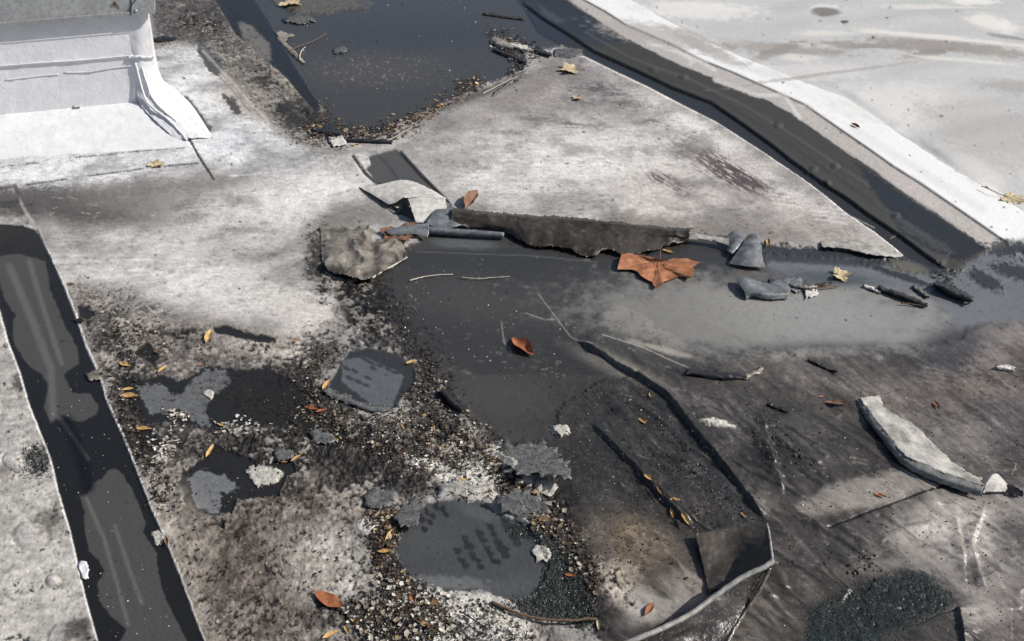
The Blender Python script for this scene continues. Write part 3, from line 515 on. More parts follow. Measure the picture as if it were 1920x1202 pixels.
def mat_sheet(name, c0, c1, c2=None, rough=.5, scale=40, spec=.5, bst=.5, vr=(.72, 1.18)):
    m, nt, p = newmat(name)
    co = N(nt, 'ShaderNodeNewGeometry').outputs['Position']
    a = noise(nt, co, scale, 6, .65); b = noise(nt, co, scale * 6, 4, .7)
    c = ramp(nt, a, .36, tuple(lin(c0)), .64, tuple(lin(c1)))
    if c2: c = mix(nt, ramp(nt, b, .56, (0, 0, 0), .68, (1, 1, 1)), c, tuple(lin(c2)))
    v = ramp(nt, b, .3, (vr[0],) * 3, .7, (vr[1],) * 3)
    nt.links.new(mix(nt, 1., c, v, 'MULTIPLY'), p.inputs['Base Color'])
    rr = N(nt, 'ShaderNodeMapRange'); rr.inputs[3].default_value = rough - .1; rr.inputs[4].default_value = rough + .12
    nt.links.new(a, rr.inputs[0]); nt.links.new(rr.outputs[0], p.inputs['Roughness'])
    p.inputs['Specular IOR Level'].default_value = spec
    nt.links.new(bump(nt, b, bst, .0015, bump(nt, a, bst * .6, .004)), p.inputs['Normal'])
    return m
M['brown'] = mat_sheet('dirty_felt_underside', (38, 35, 31), (66, 60, 53), (80, 73, 65), .45, 9, .5, .1)
M['light'] = mat_sheet('pale_weathered_sheet', (172, 170, 165), (212, 210, 205), (128, 122, 116), .6)
M['palegreen'] = mat_sheet('pale_stained_sheet', (128, 127, 122), (186, 184, 178), (108, 103, 97), .6, 26)
M['greygreen'] = mat_sheet('stained_grey_lip', (92, 96, 92), (150, 151, 146), (70, 70, 66), .5, 50)
M['grey'] = mat_sheet('grey_rubber_sheet', (84, 88, 92), (128, 132, 135), (66, 68, 70), .38)
M['dark'] = mat_sheet('black_rubber_sheet', (24, 24, 26), (46, 46, 48), (70, 68, 66), .35)
M['wet'] = mat_sheet('wet_black_sheet', (30, 27, 25), (62, 56, 51), (104, 98, 92), .24, 26, .8)
M['slate'] = mat_sheet('slate_grey_scrap', (54, 55, 56), (102, 103, 102), (152, 151, 147), .5, 60, .5, .3)
M['crust'] = mat_sheet('white_crust', (150, 148, 142), (208, 205, 196), (92, 88, 82), .8, 90, .3, .9)
M['lump'] = mat_sheet('wrinkled_sheet', (84, 79, 72), (158, 152, 142), (64, 60, 54), .42, 12, .5, .2)
M['glintpale'] = mat_sheet('pale_highlight_edge', (66, 64, 60), (120, 118, 113), (50, 46, 42), .16, 60, .9)  # pale glossy tone for the highlight along the big fold
M['rim'] = mat_sheet('grey_rim', (120, 120, 118), (168, 167, 163), (80, 78, 76), .4, 60)
M['white'] = mat_sheet('white_coating', (208, 209, 211), (221, 222, 224), None, .36, 16, .5, .8, (.95, 1.03))
M['metal'] = mat_sheet('painted_metal', (142, 144, 145), (156, 158, 158), None, .45, 12, .5, .04)
M['rust'] = mat_sheet('rusty_metal', (70, 44, 24), (112, 76, 44), (40, 28, 20), .7, 200)
M['rivet'] = mat_sheet('rivet_metal', (168, 170, 172), (190, 192, 194), None, .3, 200, .6, .1)
M['twig'] = mat_sheet('dry_twig', (84, 66, 50), (120, 96, 74), (50, 40, 32), .75, 120)
M['paletwig'] = mat_sheet('bleached_stick', (170, 158, 142), (205, 196, 182), (110, 96, 82), .75, 120)
def mat_leaf(name, c0, c1, c2, sc=60):
    m = mat_sheet(name, c0, c1, c2, .6, sc, .35, .5); return m
M['leaf_orange'] = mat_leaf('orange_leaf', (132, 82, 58), (186, 130, 94), (92, 58, 44), 34)
M['leaf_rust'] = mat_leaf('rust_leaf', (132, 78, 52), (174, 112, 74), (90, 56, 42))
M['leaf_tan'] = mat_leaf('tan_leaf', (176, 140, 84), (206, 176, 120), (120, 86, 50))
M['leaf_pale'] = mat_leaf('pale_leaf', (176, 160, 126), (206, 190, 158), (130, 104, 74))
M['leaf_brown'] = mat_leaf('brown_leaf', (98, 72, 54), (140, 106, 82), (64, 46, 36))
M['leaf_yellow'] = mat_leaf('yellow_leaf', (164, 124, 72), (200, 170, 116), (104, 76, 48))
def mat_attr(name, rough=.6, spec=.4):
    m, nt, p = newmat(name); a = N(nt, 'ShaderNodeAttribute', attribute_name='Col'); co = N(nt, 'ShaderNodeNewGeometry').outputs['Position']
    v = ramp(nt, noise(nt, co, 500, 3), .3, (.75,) * 3, .7, (1.15,) * 3)
    nt.links.new(mix(nt, 1., a.outputs['Color'], v, 'MULTIPLY'), p.inputs['Base Color']); p.inputs['Roughness'].default_value = rough; p.inputs['Specular IOR Level'].default_value = spec
    return m
M['bits'] = mat_attr('mixed_fragments'); M['grains'] = mat_attr('mineral_grains', .35, .6)
def mat_water():
    m = bpy.data.materials.new('shallow_water'); m.use_nodes = True; nt = m.node_tree; nt.nodes.clear()
    o = N(nt, 'ShaderNodeOutputMaterial'); g = N(nt, 'ShaderNodeBsdfGlossy'); g.inputs['Roughness'].default_value = .03; t = N(nt, 'ShaderNodeBsdfTransparent'); t.inputs[0].default_value = (.90, .91, .92, 1)
    fr = N(nt, 'ShaderNodeLayerWeight'); mx = N(nt, 'ShaderNodeMixShader')
    pw = N(nt, 'ShaderNodeMath', operation='POWER'); nt.links.new(fr.outputs['Facing'], pw.inputs[0]); pw.inputs[1].default_value = 5
    ma = N(nt, 'ShaderNodeMath', operation='MULTIPLY_ADD'); nt.links.new(pw.outputs[0], ma.inputs[0]); ma.inputs[1].default_value = .98; ma.inputs[2].default_value = .02
    co = N(nt, 'ShaderNodeNewGeometry').outputs['Position']; b = bump(nt, noise(nt, co, 25, 2), .06, .002)
    for n in (g, fr): nt.links.new(b, n.inputs['Normal'])
    nt.links.new(ma.outputs[0], mx.inputs[0]); nt.links.new(t.outputs[0], mx.inputs[1]); nt.links.new(g.outputs[0], mx.inputs[2]); nt.links.new(mx.outputs[0], o.inputs[0])
    return m
M['water'] = mat_water()
# ---------------------------------------------------------------- mesh helpers
def mesh_np(name, co, quads, mat, smooth=True, tris=False):
    k = 3 if tris else 4
    me = bpy.data.meshes.new(name); me.vertices.add(len(co)); me.vertices.foreach_set('co', np.asarray(co, np.float32).ravel())
    q = np.asarray(quads, np.int32); me.loops.add(q.size); me.loops.foreach_set('vertex_index', q.ravel())
    me.polygons.add(len(q)); me.polygons.foreach_set('loop_start', np.arange(len(q), dtype=np.int32) * k)
    me.update(calc_edges=True); me.validate()
    me.polygons.foreach_set('use_smooth', np.full(len(me.polygons), smooth))
    for mm in (mat if isinstance(mat, (list, tuple)) else [mat]): me.materials.append(mm)
    return me
def link(name, me, parent=None):
    o = bpy.data.objects.new(name, me); COL.objects.link(o); o.parent = parent; return o
def tag(o, label, cat, group=None, kind=None):
    o['label'] = label
    if cat: o['category'] = cat
    if group: o['group'] = group
    if kind: o['kind'] = kind
    return o
def empty(name, label, cat, loc, group=None):
    o = bpy.data.objects.new(name, None); COL.objects.link(o); o.location = loc; o.empty_display_size = .02; return tag(o, label, cat, group)
# surfaces of the roof, one mesh for each region
P3 = np.stack([X, Y, Z], -1)
fid = np.maximum.reduce([ID[:-1, :-1], ID[1:, :-1], ID[:-1, 1:], ID[1:, 1:]])
idx = np.arange(NV * NU).reshape(NV, NU)
Q = np.stack([idx[:-1, :-1], idx[1:, :-1], idx[1:, 1:], idx[:-1, 1:]], -1)
REG = {0: ('roof_membrane', 'roof', 'structure', 'stained pale roof membrane with peeling and crumbling areas', None),
       1: ('exposed_underlayment', 'roof', 'structure', 'bare black underlayment where the roof membrane is gone', None),
       6: ('painted_roof', 'paint', 'structure', 'light grey painted roof surface beyond the white strip', None),
       2: ('seam_strip', 'strip', None, 'long black seam strip with pale dried silt running down the left side', 'seam strip'),
       3: ('seam_strip', 'strip', None, 'long dark green-grey seam strip between the pale triangular sheet and the white strip', 'seam strip'),
       8: ('seam_strip', 'strip', None, 'short black seam strip between the crumbled dirt and the top left puddle', 'seam strip'),
       7: ('seam_strip', 'strip', None, 'short grey seam strip above the torn white flap', 'seam strip'),
       4: ('silt_band', 'roof', None, 'narrow dirty grey band of silt-stained sheet beside the bright white strip', 'band'),
       5: ('white_strip', 'paint', None, 'wide bright white coated strip running diagonally at upper right', 'coated strip')}
for k, (nm, mt, kind, lab, cat) in REG.items():
    q = Q[fid == k].reshape(-1, 4)
    if not len(q): continue
    used = np.unique(q); rem = np.zeros(NV * NU, np.int64); rem[used] = np.arange(len(used))
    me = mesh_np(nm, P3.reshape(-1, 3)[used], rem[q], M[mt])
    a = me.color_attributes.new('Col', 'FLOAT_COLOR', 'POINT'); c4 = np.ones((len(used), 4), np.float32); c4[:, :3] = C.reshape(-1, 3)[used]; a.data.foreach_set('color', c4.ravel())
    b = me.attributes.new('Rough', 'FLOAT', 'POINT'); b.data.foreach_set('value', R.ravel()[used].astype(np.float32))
    o = link(nm, me)
    if kind: o['kind'] = kind; o['label'] = lab
    else: tag(o, lab, cat)
# the rest of the roof, out to the horizon
me = mesh_np('roof_deck', [(-400, -400, -.05), (400, -400, -.05), (400, 400, -.05), (-400, 400, -.05)], [(0, 1, 2, 3)], M['palegreen']); link('roof_deck', me)['kind'] = 'structure'
# water
def puddle(pts, z, lab):
    s = sl(pts, 10); us, vs_ = ua[s[1]][::2], va[s[0]][::2]; uu, vv = np.meshgrid(us, vs_)
    inside = sdf_poly(uu, vv, pts) > 0; f = inside[:-1, :-1] | inside[1:, 1:] | inside[1:, :-1] | inside[:-1, 1:]
    ii = np.arange(uu.size).reshape(uu.shape); q = np.stack([ii[:-1, :-1], ii[1:, :-1], ii[1:, 1:], ii[:-1, 1:]], -1)[f]
    used = np.unique(q); rem = np.zeros(uu.size, int); rem[used] = np.arange(len(used)); p = world(uu, vv).reshape(-1, 3)[used]; p[:, 2] = z
    o = link('puddle', mesh_np('puddle', p, rem[q], M['water'])); o['kind'] = 'structure'; o['label'] = lab
puddle(POOL, -.0035, 'shallow dark puddle at the top left with a litter shoreline')
puddle([(700, 470), (1440, 455), (1700, 485), (1790, 510), (1850, 475), (1910, 450), (2100, 440), (2100, 640), (1920, 600), (1800, 640), (1500, 650), (1300, 680), (1100, 700), (900, 700), (760, 620), (700, 540)], -.0015, 'thin film of water across the middle of the roof')
# ---------------------------------------------------------------- sheets: torn flaps with thickness
def cr_interp(P, n):
    P = np.asarray(P, float); m = len(P); t = np.linspace(0, m - 1, n); i = np.clip(t.astype(int), 0, m - 2); f = (t - i)
    g = lambda k: P[np.clip(k, 0, m - 1)]
    f = f.reshape((-1,) + (1,) * (P.ndim - 1)); a, b, c, d = g(i - 1), g(i), g(i + 1), g(i + 2)
    return .5 * ((2 * b) + (c - a) * f + (2 * a - 5 * b + 4 * c - d) * f ** 2 + (3 * b - a - 3 * c + d) * f ** 3)
def sheet(name, rows, mat, parent=None, nu=40, nv=16, th=.0022, edge=.002, wr=.0015, under=None, ground=True, wsc=45, seed=0, ridge=0.):
    P = np.array([[world(u, v, z) for (u, v, z) in r] for r in rows])
    P = cr_interp(P, nv); P = np.swapaxes(cr_interp(np.swapaxes(P, 0, 1), nu), 0, 1)
    x, y = P[..., 0], P[..., 1]
    nz = fbm(x * wsc + seed * 3.1, y * wsc + P[..., 2] * wsc, 4, seed + 1)
    if ridge: nz = (1 - ridge) * nz + ridge * (1.4 - 3.2 * np.abs(fbm(x * wsc * 1.3 + 5 + .4 * nz, y * wsc * .8, 2, seed + 3)))
    P[..., 2] += wr * nz
    n = np.cross(np.gradient(P, axis=1), np.gradient(P, axis=0)); n /= (np.linalg.norm(n, axis=-1, keepdims=True) + 1e-9)
    if n[..., 2].mean() < 0: n = -n
    e = RS.randn(nv, nu, 3) * edge; e[1:-1, 1:-1] = 0
    e2 = np.stack([fbm(x * 160 + 9, y * 160, 3, seed), fbm(x * 160, y * 160 + 7, 3, seed + 2), 0 * x], -1) * edge * 1.6; w_ = np.zeros((nv, nu, 1)); w_[0] = w_[-1] = 1; w_[:, 0] = w_[:, -1] = 1; w_[1] = np.maximum(w_[1], .5); w_[-2] = np.maximum(w_[-2], .5)
    P += .5 * e + e2 * w_
    B = P - n * th; A = np.concatenate([P.reshape(-1, 3), B.reshape(-1, 3)]); K = nu * nv
    ii = np.arange(K).reshape(nv, nu); q = np.stack([ii[:-1, :-1], ii[:-1, 1:], ii[1:, 1:], ii[1:, :-1]], -1).reshape(-1, 4)
    flip = np.cross(P[0, 1] - P[0, 0], P[1, 0] - P[0, 0]); up = flip @ n[0, 0]
    top = q if up > 0 else q[:, ::-1]; bot = (q[:, ::-1] if up > 0 else q) + K
    ring = np.concatenate([ii[0, :], ii[1:, -1], ii[-1, -2::-1], ii[-2:0:-1, 0]]); r2 = np.roll(ring, -1)
    side = np.stack([ring, ring + K, r2 + K, r2], -1); side = side if up > 0 else side[:, ::-1]
    me = mesh_np(name, A, np.concatenate([top, bot, side]), [mat, under or mat])
    mi = np.zeros(len(me.polygons), np.int32); mi[len(top):len(top) * 2] = 1; me.polygons.foreach_set('material_index', mi)
    if parent is None:
        o = link(name, me)
    else:
        me.vertices.foreach_set('co', (A - np.array(parent.location)).astype(np.float32).ravel()); o = link(name, me, parent)
    return o
def tube(name, pts, r, mat, parent=None, n=8, taper=0., wob=0.):
    P = np.array([world(u, v, z) for u, v, z in pts]); P = cr_interp(P, max(6, len(P) * 6)); P[:, :2] += RS.randn(len(P), 2) * wob
    t = np.gradient(P, axis=0); t /= np.linalg.norm(t, axis=1, keepdims=True) + 1e-9
    a = np.cross(t, (0, 0, 1)); a /= np.linalg.norm(a, axis=1, keepdims=True) + 1e-9; b = np.cross(a, t)
    m = len(P); th = np.linspace(0, 2 * math.pi, n, endpoint=False); rr = r * (1 - taper * np.linspace(0, 1, m))
    V_ = (P[:, None] + rr[:, None, None] * (np.cos(th)[None, :, None] * a[:, None] + np.sin(th)[None, :, None] * b[:, None])).reshape(-1, 3)
    q = [(i * n + j, i * n + (j + 1) % n, (i + 1) * n + (j + 1) % n, (i + 1) * n + j) for i in range(m - 1) for j in range(n)]
    if parent is not None: V_ = V_ - np.array(parent.location)
    bm_f = [tuple(range(n))[::-1], tuple(range((m - 1) * n, m * n))]
    me = bpy.data.meshes.new(name); me.from_pydata(V_.tolist(), [], q + bm_f); me.materials.append(mat)
    me.polygons.foreach_set('use_smooth', [True] * len(me.polygons)); return link(name, me, parent)
def zip3(us, vs_, zs):
    if not hasattr(zs, '__len__'): zs = [zs] * len(us)
    return list(zip(us, vs_, zs))
# --- rooftop curb
curb = empty('rooftop_curb', 'white coated rooftop curb under a grey metal cap in the top left corner', 'roof curb', tuple(world(60, 280, 0)))
# the front of the curb stands on one battered plane; wall_z finds the height at which a sight line meets it
_A, _B = world(0, 217, .05), world(262, 192, .05); _d = _B - _A; _n = np.array([_d[1], -_d[0]]); _n /= np.hypot(*_n)
LEAN = math.radians(11); _n3 = np.array([_n[0] * math.cos(LEAN), _n[1] * math.cos(LEAN), math.sin(LEAN)])
def W(u, v, off=0.):
    a_, b_ = u - 960, 601 - v; D = np.array([a_, cp * F0 + sp * b_, -sp * F0 + cp * b_]); o_ = np.array([0, 0, CH])
    return (u, v, float((o_ + D * (_n3 @ (_A - o_) + off) / (_n3 @ D))[2]))
cu = [-330, -180, 0, 60, 120, 180, 236, 258]
s1 = lambda u: 45 - .085 * u; s2 = lambda u: 124 - .07 * u; s3 = lambda u: 217 - .095 * u; s4 = lambda u: 262 - .09 * u; s5 = lambda u: 300 - .07 * u
wrow = lambda f_, off, us=cu: [W(u, f_(u), off) for u in us]
sheet('curb_face', [wrow(lambda u: s1(u) - 30, 0), wrow(s1, 0), wrow(lambda u: s1(u) + 34, .003), wrow(lambda u: s1(u) + 40, .0), wrow(lambda u: s2(u) - 8, .002), wrow(s2, .004), wrow(lambda u: s2(u) + 4, -.001), wrow(lambda u: s2(u) + 40, .0), wrow(lambda u: s3(u) - 8, .0), wrow(s3, .002)], M['white'], curb, 150, 130, .004, .0, .0016, wsc=70)
sheet('curb_cant', [[(u, s3(u) - 4, .055) for u in cu[:-1] + [275]], [(u, s3(u) + 8, .046) for u in cu[:-1] + [290]], [(u, s4(u), .018) for u in cu[:-1] + [325]], [(u, s5(u), -.001) for u in cu[:-1] + [360]]], M['white'], curb, 120, 40, .003, .0, .0011, wsc=50, seed=2)
sheet('corner_flashing', [[W(240, 22, .0), W(262, 24, .005), W(276, 26, .0)], [W(243, 80, .0), W(262, 80, .007), W(284, 76, .0)], [W(246, 118, .0), W(264, 118, .010), W(290, 122, -.004)], [W(254, 160, .0), W(276, 160, .014), W(294, 158, .0)], [(262, 194, .056), (288, 188, .066), (304, 180, .062)], [(290, 225, .03), (322, 220, .036), (340, 205, .030)], [(330, 262, .004), (362, 258, .012), (398, 258, .002)]], M['white'], curb, 44, 90, .003, .0008, .0024, wsc=70, seed=3)
sheet('side_flashing', [[W(276, 26, .0), W(280, 24, -.08)], [W(284, 76, .0), W(287, 72, -.08)], [W(290, 122, -.004), W(294, 112, -.09)], [W(294, 158, .0), (305, 148, .04)], [(304, 180, .062), (330, 168, .015)], [(340, 205, .030), (362, 200, .004)], [(398, 258, .002), (402, 262, .0)]], M['white'], curb, 14, 60, .003, .0, .001, seed=4)
tube('corner_bead', [W(254, 118, .010), W(262, 150, .014), (274, 188, .070), (292, 207, .052), (318, 227, .034), (350, 262, .008)], .0040, M['white'], curb, 7, 0, .0006)
tube('corner_bead', [W(266, 126, .013), W(274, 152, .017), (286, 184, .074), (306, 207, .050), (332, 228, .03)], .0034, M['white'], curb, 7, 0, .0006)
tube('corner_bead', [W(240, 108, .004), W(258, 106, .010), W(272, 108, .010), W(290, 106, .004)], .0045, M['white'], curb, 7, 0, .001)
for pts in ([W(-60, 129, .004), W(60, 119, .005), W(150, 113, .005), W(250, 104, .004)], [W(10, 150, .001), W(60, 144, .001), W(110, 139, .001)], [W(120, 136, .001), W(165, 135, .002), W(200, 129, .001), W(258, 122, .002)]):
    tube('seam_ridge', pts, .0020, M['white'], curb, 6, 0, .0005)
# metal cap
def box_px(name, quad_front, depth, mat, parent, th=.0012):
    P = [np.array(world(*q)) for q in quad_front]; back = [p + np.array([-_n[0] * depth, -_n[1] * depth, 0]) for p in P]
    V_ = np.array(P + back) - np.array(parent.location)
    me = bpy.data.meshes.new(name); me.from_pydata(V_.tolist(), [], [(0, 1, 2, 3), (7, 6, 5, 4), (0, 4, 5, 1), (1, 5, 6, 2), (2, 6, 7, 3), (3, 7, 4, 0)]); me.materials.append(mat); return link(name, me, parent)
box_px('cap_front', [W(-330, 75, .028), W(-330, -2, .028), W(0, -2, .028), W(247, -30, .028)][0:1] + [W(-330, 10, .028), W(247, -20, .028), W(247, 26, .028)], .05, M['metal'], curb)
box_px('cap_top', [W(-330, 8, .026), W(-330, -60, .026), W(288, -95, .026), W(288, -18, .026)], .6, M['metal'], curb)
box_px('cap_lip', [W(-330, 78, .032), W(-330, 72, .034), W(246, 22.5, .034), W(246, 28.5, .032)], .03, M['metal'], curb)
box_px('cap_corner', [W(245.5, 29, .033), W(250, -40, .033), W(287, -40, .033), W(290, 25, .033)], .05, M['metal'], curb)
tube('cap_seam', [W(246, 29, .034), W(246, 12, .034), W(252, 3, .034), W(262, -12, .034)], .0016, M['dark'], curb, 6)
def dome(name, u, v, z, r, mat, parent, squash=.6):
    c = world(u, v, z); V_ = []; F_ = []; n = 12
    d = np.array([0, -1, 0]); 
    for i in range(5):
        a = i / 4 * math.pi / 2
        for j in range(n):
            b = 2 * math.pi * j / n; V_.append(c + np.array([math.cos(b) * math.cos(a) * r, -math.sin(a) * r * squash, math.sin(b) * math.cos(a) * r]) - np.array(parent.location))
    for i in range(4):
        for j in range(n): F_.append((i * n + j, i * n + (j + 1) % n, (i + 1) * n + (j + 1) % n, (i + 1) * n + j))
    me = bpy.data.meshes.new(name); me.from_pydata([tuple(p) for p in V_], [], F_); me.materials.append(mat); me.polygons.foreach_set('use_smooth', [True] * len(F_)); return link(name, me, parent)
dome('rivet', *W(255, 20, .034), .0062, M['rivet'], curb); dome('screw', *W(215, 6, .031), .006, M['rust'], curb)
M['rust2'] = mat_sheet('faded_rust_stain', (128, 118, 100), (150, 146, 136), (104, 84, 60), .6, 90); dome('rust_stain', *W(217, 13, .0285), .013, M['rust2'], curb, .05)
tag(sheet('paint_fleck', [[(138, 195, .064), (152, 193, .064)], [(138, 201, .060), (152, 200, .060)]], M['light'], None, 6, 5, .002, .001), 'small pale chip of coating resting on the ledge of the white curb', 'chip')
# --- folded edge of the triangular sheet
us = [845, 900, 945, 975, 1010, 1050, 1105, 1140, 1175, 1220, 1260, 1292]
cv = [394, 400, 404, 406, 409, 411, 415, 419, 423, 427, 430, 432]
roll = sheet('curled_membrane', [zip3(us, [v - 4 for v in cv], .004), zip3(us, cv, .030), zip3(us, [v + 10 for v in cv], .030), zip3(us, [412, 418, 424, 436, 440, 446, 456, 450, 452, 448, 446, 444], .022), zip3(us, [424, 425, 431, 450, 462, 463, 481, 468, 479, 470, 458, 450], [.012, .012, .012, .010, .008, .010, .005, .012, .005, .008, .01, .012])], M['brown'], None, 150, 36, .003, .0034, .0034, wsc=18, seed=1, ridge=.5)
tag(roll, 'long brown curled edge of roof membrane lying above the dark wet middle', 'torn membrane')
tag(sheet('torn_membrane', [zip3([1290, 1320, 1350, 1372], [436, 440, 444, 448], .022), zip3([1290, 1320, 1350, 1372], [442, 446, 450, 456], .020), zip3([1288, 1318, 1348, 1370], [448, 450, 454, 462], .016)], M['palegreen'], None, 30, 8, .002, .002, .002), 'thin grey torn membrane edge between the brown curl and the two grey flaps', 'torn membrane')
f = empty('folded_tube', 'smooth grey tubular fold of membrane under the brown curl', 'folded membrane', tuple(world(870, 440, 0)))
tube('fold', [(800, 432, .012), (850, 435, .013), (900, 438, .013), (945, 441, .011)], .0115, M['grey'], f, 14, .25)
sheet('gusset', [[(798, 420, .018), (812, 398, .028), (832, 382, .034), (848, 382, .036)], [(815, 426, .018), (828, 408, .026), (840, 396, .026), (852, 398, .024)], [(840, 430, .016), (855, 424, .02), (866, 422, .016), (880, 428, .014)]], M['grey'], f, 24, 18, .002, .001, .001)
wf = empty('torn_flap', 'bright white torn flap folded over at the end of the short grey strip', 'torn flap', tuple(world(760, 390, 0)))
sheet('flap_sheet', [[(676, 353, .003), (715, 345, .010), (760, 337, .014), (800, 351, .016), (836, 371, .018)], [(700, 366, .012), (722, 362, .020), (756, 355, .026), (798, 360, .027), (835, 372, .024)], [(728, 383, .016), (740, 380, .024), (757, 371, .034), (797, 370, .032), (834, 373, .030)]], M['light'], wf, 60, 40, .002, .0008, .0012)
sheet('rolled_front', [[(764, 373, .036), (790, 370, .036), (834, 372, .032)], [(768, 380, .040), (792, 377, .040), (836, 378, .034)], [(772, 394, .036), (794, 391, .036), (836, 390, .030)], [(777, 408, .020), (798, 405, .018), (820, 400, .018)], [(779, 418, .006), (800, 417, .006), (808, 412, .008)]], M['light'], wf, 40, 30, .002, .0010, .0016, seed=9)
tag(sheet('curl_shade', [[(738, 402, .002), (757, 404, .004), (782, 416, .002)], [(747, 390, .020), (758, 388, .024), (769, 392, .024)], [(752, 378, .036), (757, 376, .040), (763, 378, .040)], [(756, 370, .046), (757, 370, .046), (758, 370, .046)]], M['dark'], None, 12, 14, .001, .0004, .0), 'small black pointed sheet standing for the shadow inside the curl of the white torn flap', 'scrap')  # dark sheet in place of the shaded opening inside the curl
sheet('lifted_edge', [[(672, 350, .004), (700, 364, .008), (726, 380, .012), (748, 392, .012)], [(674, 354, .001), (702, 370, .002), (728, 386, .002), (748, 398, .002)]], M['dark'], None, 24, 4, .001, .0008, 0)
tag(bpy.context.scene.objects['lifted_edge'], 'thin black upturned edge running up to the black pointed sheet', 'torn edge')
tag(sheet('torn_flap', [[(722, 432, .016), (745, 426, .022), (775, 421, .026), (804, 418, .026)], [(728, 438, .018), (748, 434, .022), (776, 430, .026), (804, 428, .026)], [(738, 442, .012), (755, 440, .014), (778, 440, .014), (802, 446, .010)]], M['grey'], None, 30, 14, .002, .001, .001), 'grey curled flap lying over a brown leaf beside the wrinkled lump', 'torn flap')
lump = empty('wrinkled_membrane', 'wrinkled dirty grey membrane lump left of the dark wet middle', 'wrinkled membrane', tuple(world(670, 480, 0)))
sheet('crumpled_sheet', [[(600, 428, 0.0), (640, 428, .0), (690, 425, .0), (730, 430, .004)], [(602, 450, .004), (640, 450, .010), (690, 448, .012), (740, 446, .012)], [(603, 480, .008), (645, 478, .018), (695, 470, .016), (755, 460, .010)], [(610, 500, .010), (650, 502, .020), (695, 500, .016), (760, 475, .008)], [(616, 512, .004), (650, 519, .014), (694, 522, .012), (762, 484, .006)]], M['lump'], lump, 90, 70, .002, .0016, .0075, wsc=15, seed=5, ridge=.8)
tube('pale_edge', [(698, 521, .010), (715, 510, .009), (740, 496, .008), (764, 482, .006)], .0028, M['light'], lump, 6, .4, .0006)
stk = [(1362, 440), (1370, 478)]
tag(sheet('torn_flap', [[(1362, 442, .022), (1374, 434, .03), (1386, 431, .03), (1397, 440, .028)], [(1366, 456, .018), (1376, 452, .026), (1386, 450, .028), (1390, 456, .024)], [(1362, 468, .008), (1366, 472, .012), (1372, 476, .012), (1376, 474, .010)]], M['grey'], None, 16, 16, .0025, .0012, .001), 'small narrow grey flap, left one of two beside the end of the torn edge', 'torn flap')
tag(sheet('torn_flap', [[(1400, 444, .024), (1410, 438, .03), (1420, 438, .03), (1424, 446, .026)], [(1388, 464, .022), (1402, 460, .030), (1416, 460, .032), (1428, 464, .026)], [(1376, 480, .014), (1394, 480, .024), (1414, 480, .026), (1430, 482, .020)], [(1366, 494, .004), (1390, 498, .008), (1412, 500, .010), (1434, 502, .008)]], M['grey'], None, 24, 30, .0025, .001, .001, seed=2), 'larger wavy grey flap, right one of two beside the end of the torn edge', 'torn flap')
sc_ = sheet('folded_scrap', [[(1382, 520, .016), (1398, 518, .020), (1430, 530, .010), (1480, 536, .006)], [(1384, 530, .018), (1400, 530, .022), (1430, 542, .014), (1482, 544, .010)], [(1396, 548, .014), (1410, 548, .018), (1440, 550, .018), (1480, 549, .014)], [(1400, 562, .002), (1412, 556, .004), (1440, 562, .003), (1478, 560, .003)]], M['grey'], None, 36, 20, .002, .0012, .001, under=M['dark'], seed=3)
tag(sc_, 'grey scrap with a dark rolled front edge below the two grey flaps', 'scrap')
tag(sheet('torn_edge', [[(1538, 452, .006), (1580, 452, .008), (1630, 456, .008), (1688, 474, .006)], [(1540, 458, .012), (1580, 460, .014), (1632, 466, .014), (1694, 478, .008)], [(1542, 463, .012), (1585, 466, .014), (1638, 478, .014), (1690, 482, .006)]], M['palegreen'], None, 50, 8, .002, .0016, .0015), 'raised pale tip of the triangular sheet over the wet gap', 'torn membrane')
def strip_scrap(name, a, b, wpx, z, mat, lab, cat, roll=.5, nu=26, **k):
    (u0, v0), (u1, v1) = a, b; d = np.array([u1 - u0, v1 - v0], float); L = np.hypot(*d); nrm = np.array([-d[1], d[0]]) / L
    ts = np.linspace(0, 1, 5); rows = []
    for sgn, zz in ((-1, .1), (-.3, 1), (.4, .8), (1, .1)):
        rows.append([(u0 + d[0] * t + nrm[0] * wpx * sgn * (.4 + .6 * math.sin(math.pi * (.15 + .7 * t))), v0 + d[1] * t + nrm[1] * wpx * sgn * (.4 + .6 * math.sin(math.pi * (.15 + .7 * t))), zat(u0 + d[0] * t, v0 + d[1] * t) + .001 + z * zz) for t in ts])
    return tag(sheet(name, rows, mat, None, nu, 12, .0015, .0028, .0042, wsc=90, **k), lab, cat)
strip_scrap('black_curl', (1648, 540), (1738, 572), 6, .012, M['dark'], 'long black curled scrap right of the tan crumpled leaf', 'scrap')
strip_scrap('black_curl', (1752, 532), (1822, 562), 10, .02, M['dark'], 'thick black curled scrap at the tail end of the dark seam strip', 'scrap')
strip_scrap('black_curl', (1712, 536), (1740, 556), 5, .008, M['slate'], 'small grey-black curl next to the thick black curled scrap', 'scrap')
strip_scrap('sliver', (1287, 698), (1400, 708), 8, .010, M['dark'], 'black crescent-shaped tear in the dark sheet below the silty water', 'tear')
strip_scrap('sliver', (1395, 708), (1432, 690), 5, .006, M['lump'], 'pale curled end of the crescent-shaped tear', 'scrap')
strip_scrap('sliver', (1516, 674), (1570, 698), 3, .006, M['dark'], 'thin dark sliver lying on the brown stained sheet', 'scrap')
strip_scrap('sliver', (1440, 758), (1476, 772), 3, .005, M['dark'], 'short dark sliver near the wrinkle in the dark sheet', 'scrap')
strip_scrap('sliver', (1868, 688), (1900, 692), 5, .008, M['light'], 'pale folded chip alone on the brown sheet at the far right', 'scrap')
strip_scrap('sliver', (1040, 100), (1092, 98), 9, .006, M['slate'], 'flat grey scrap at the top corner of the triangular sheet', 'scrap')
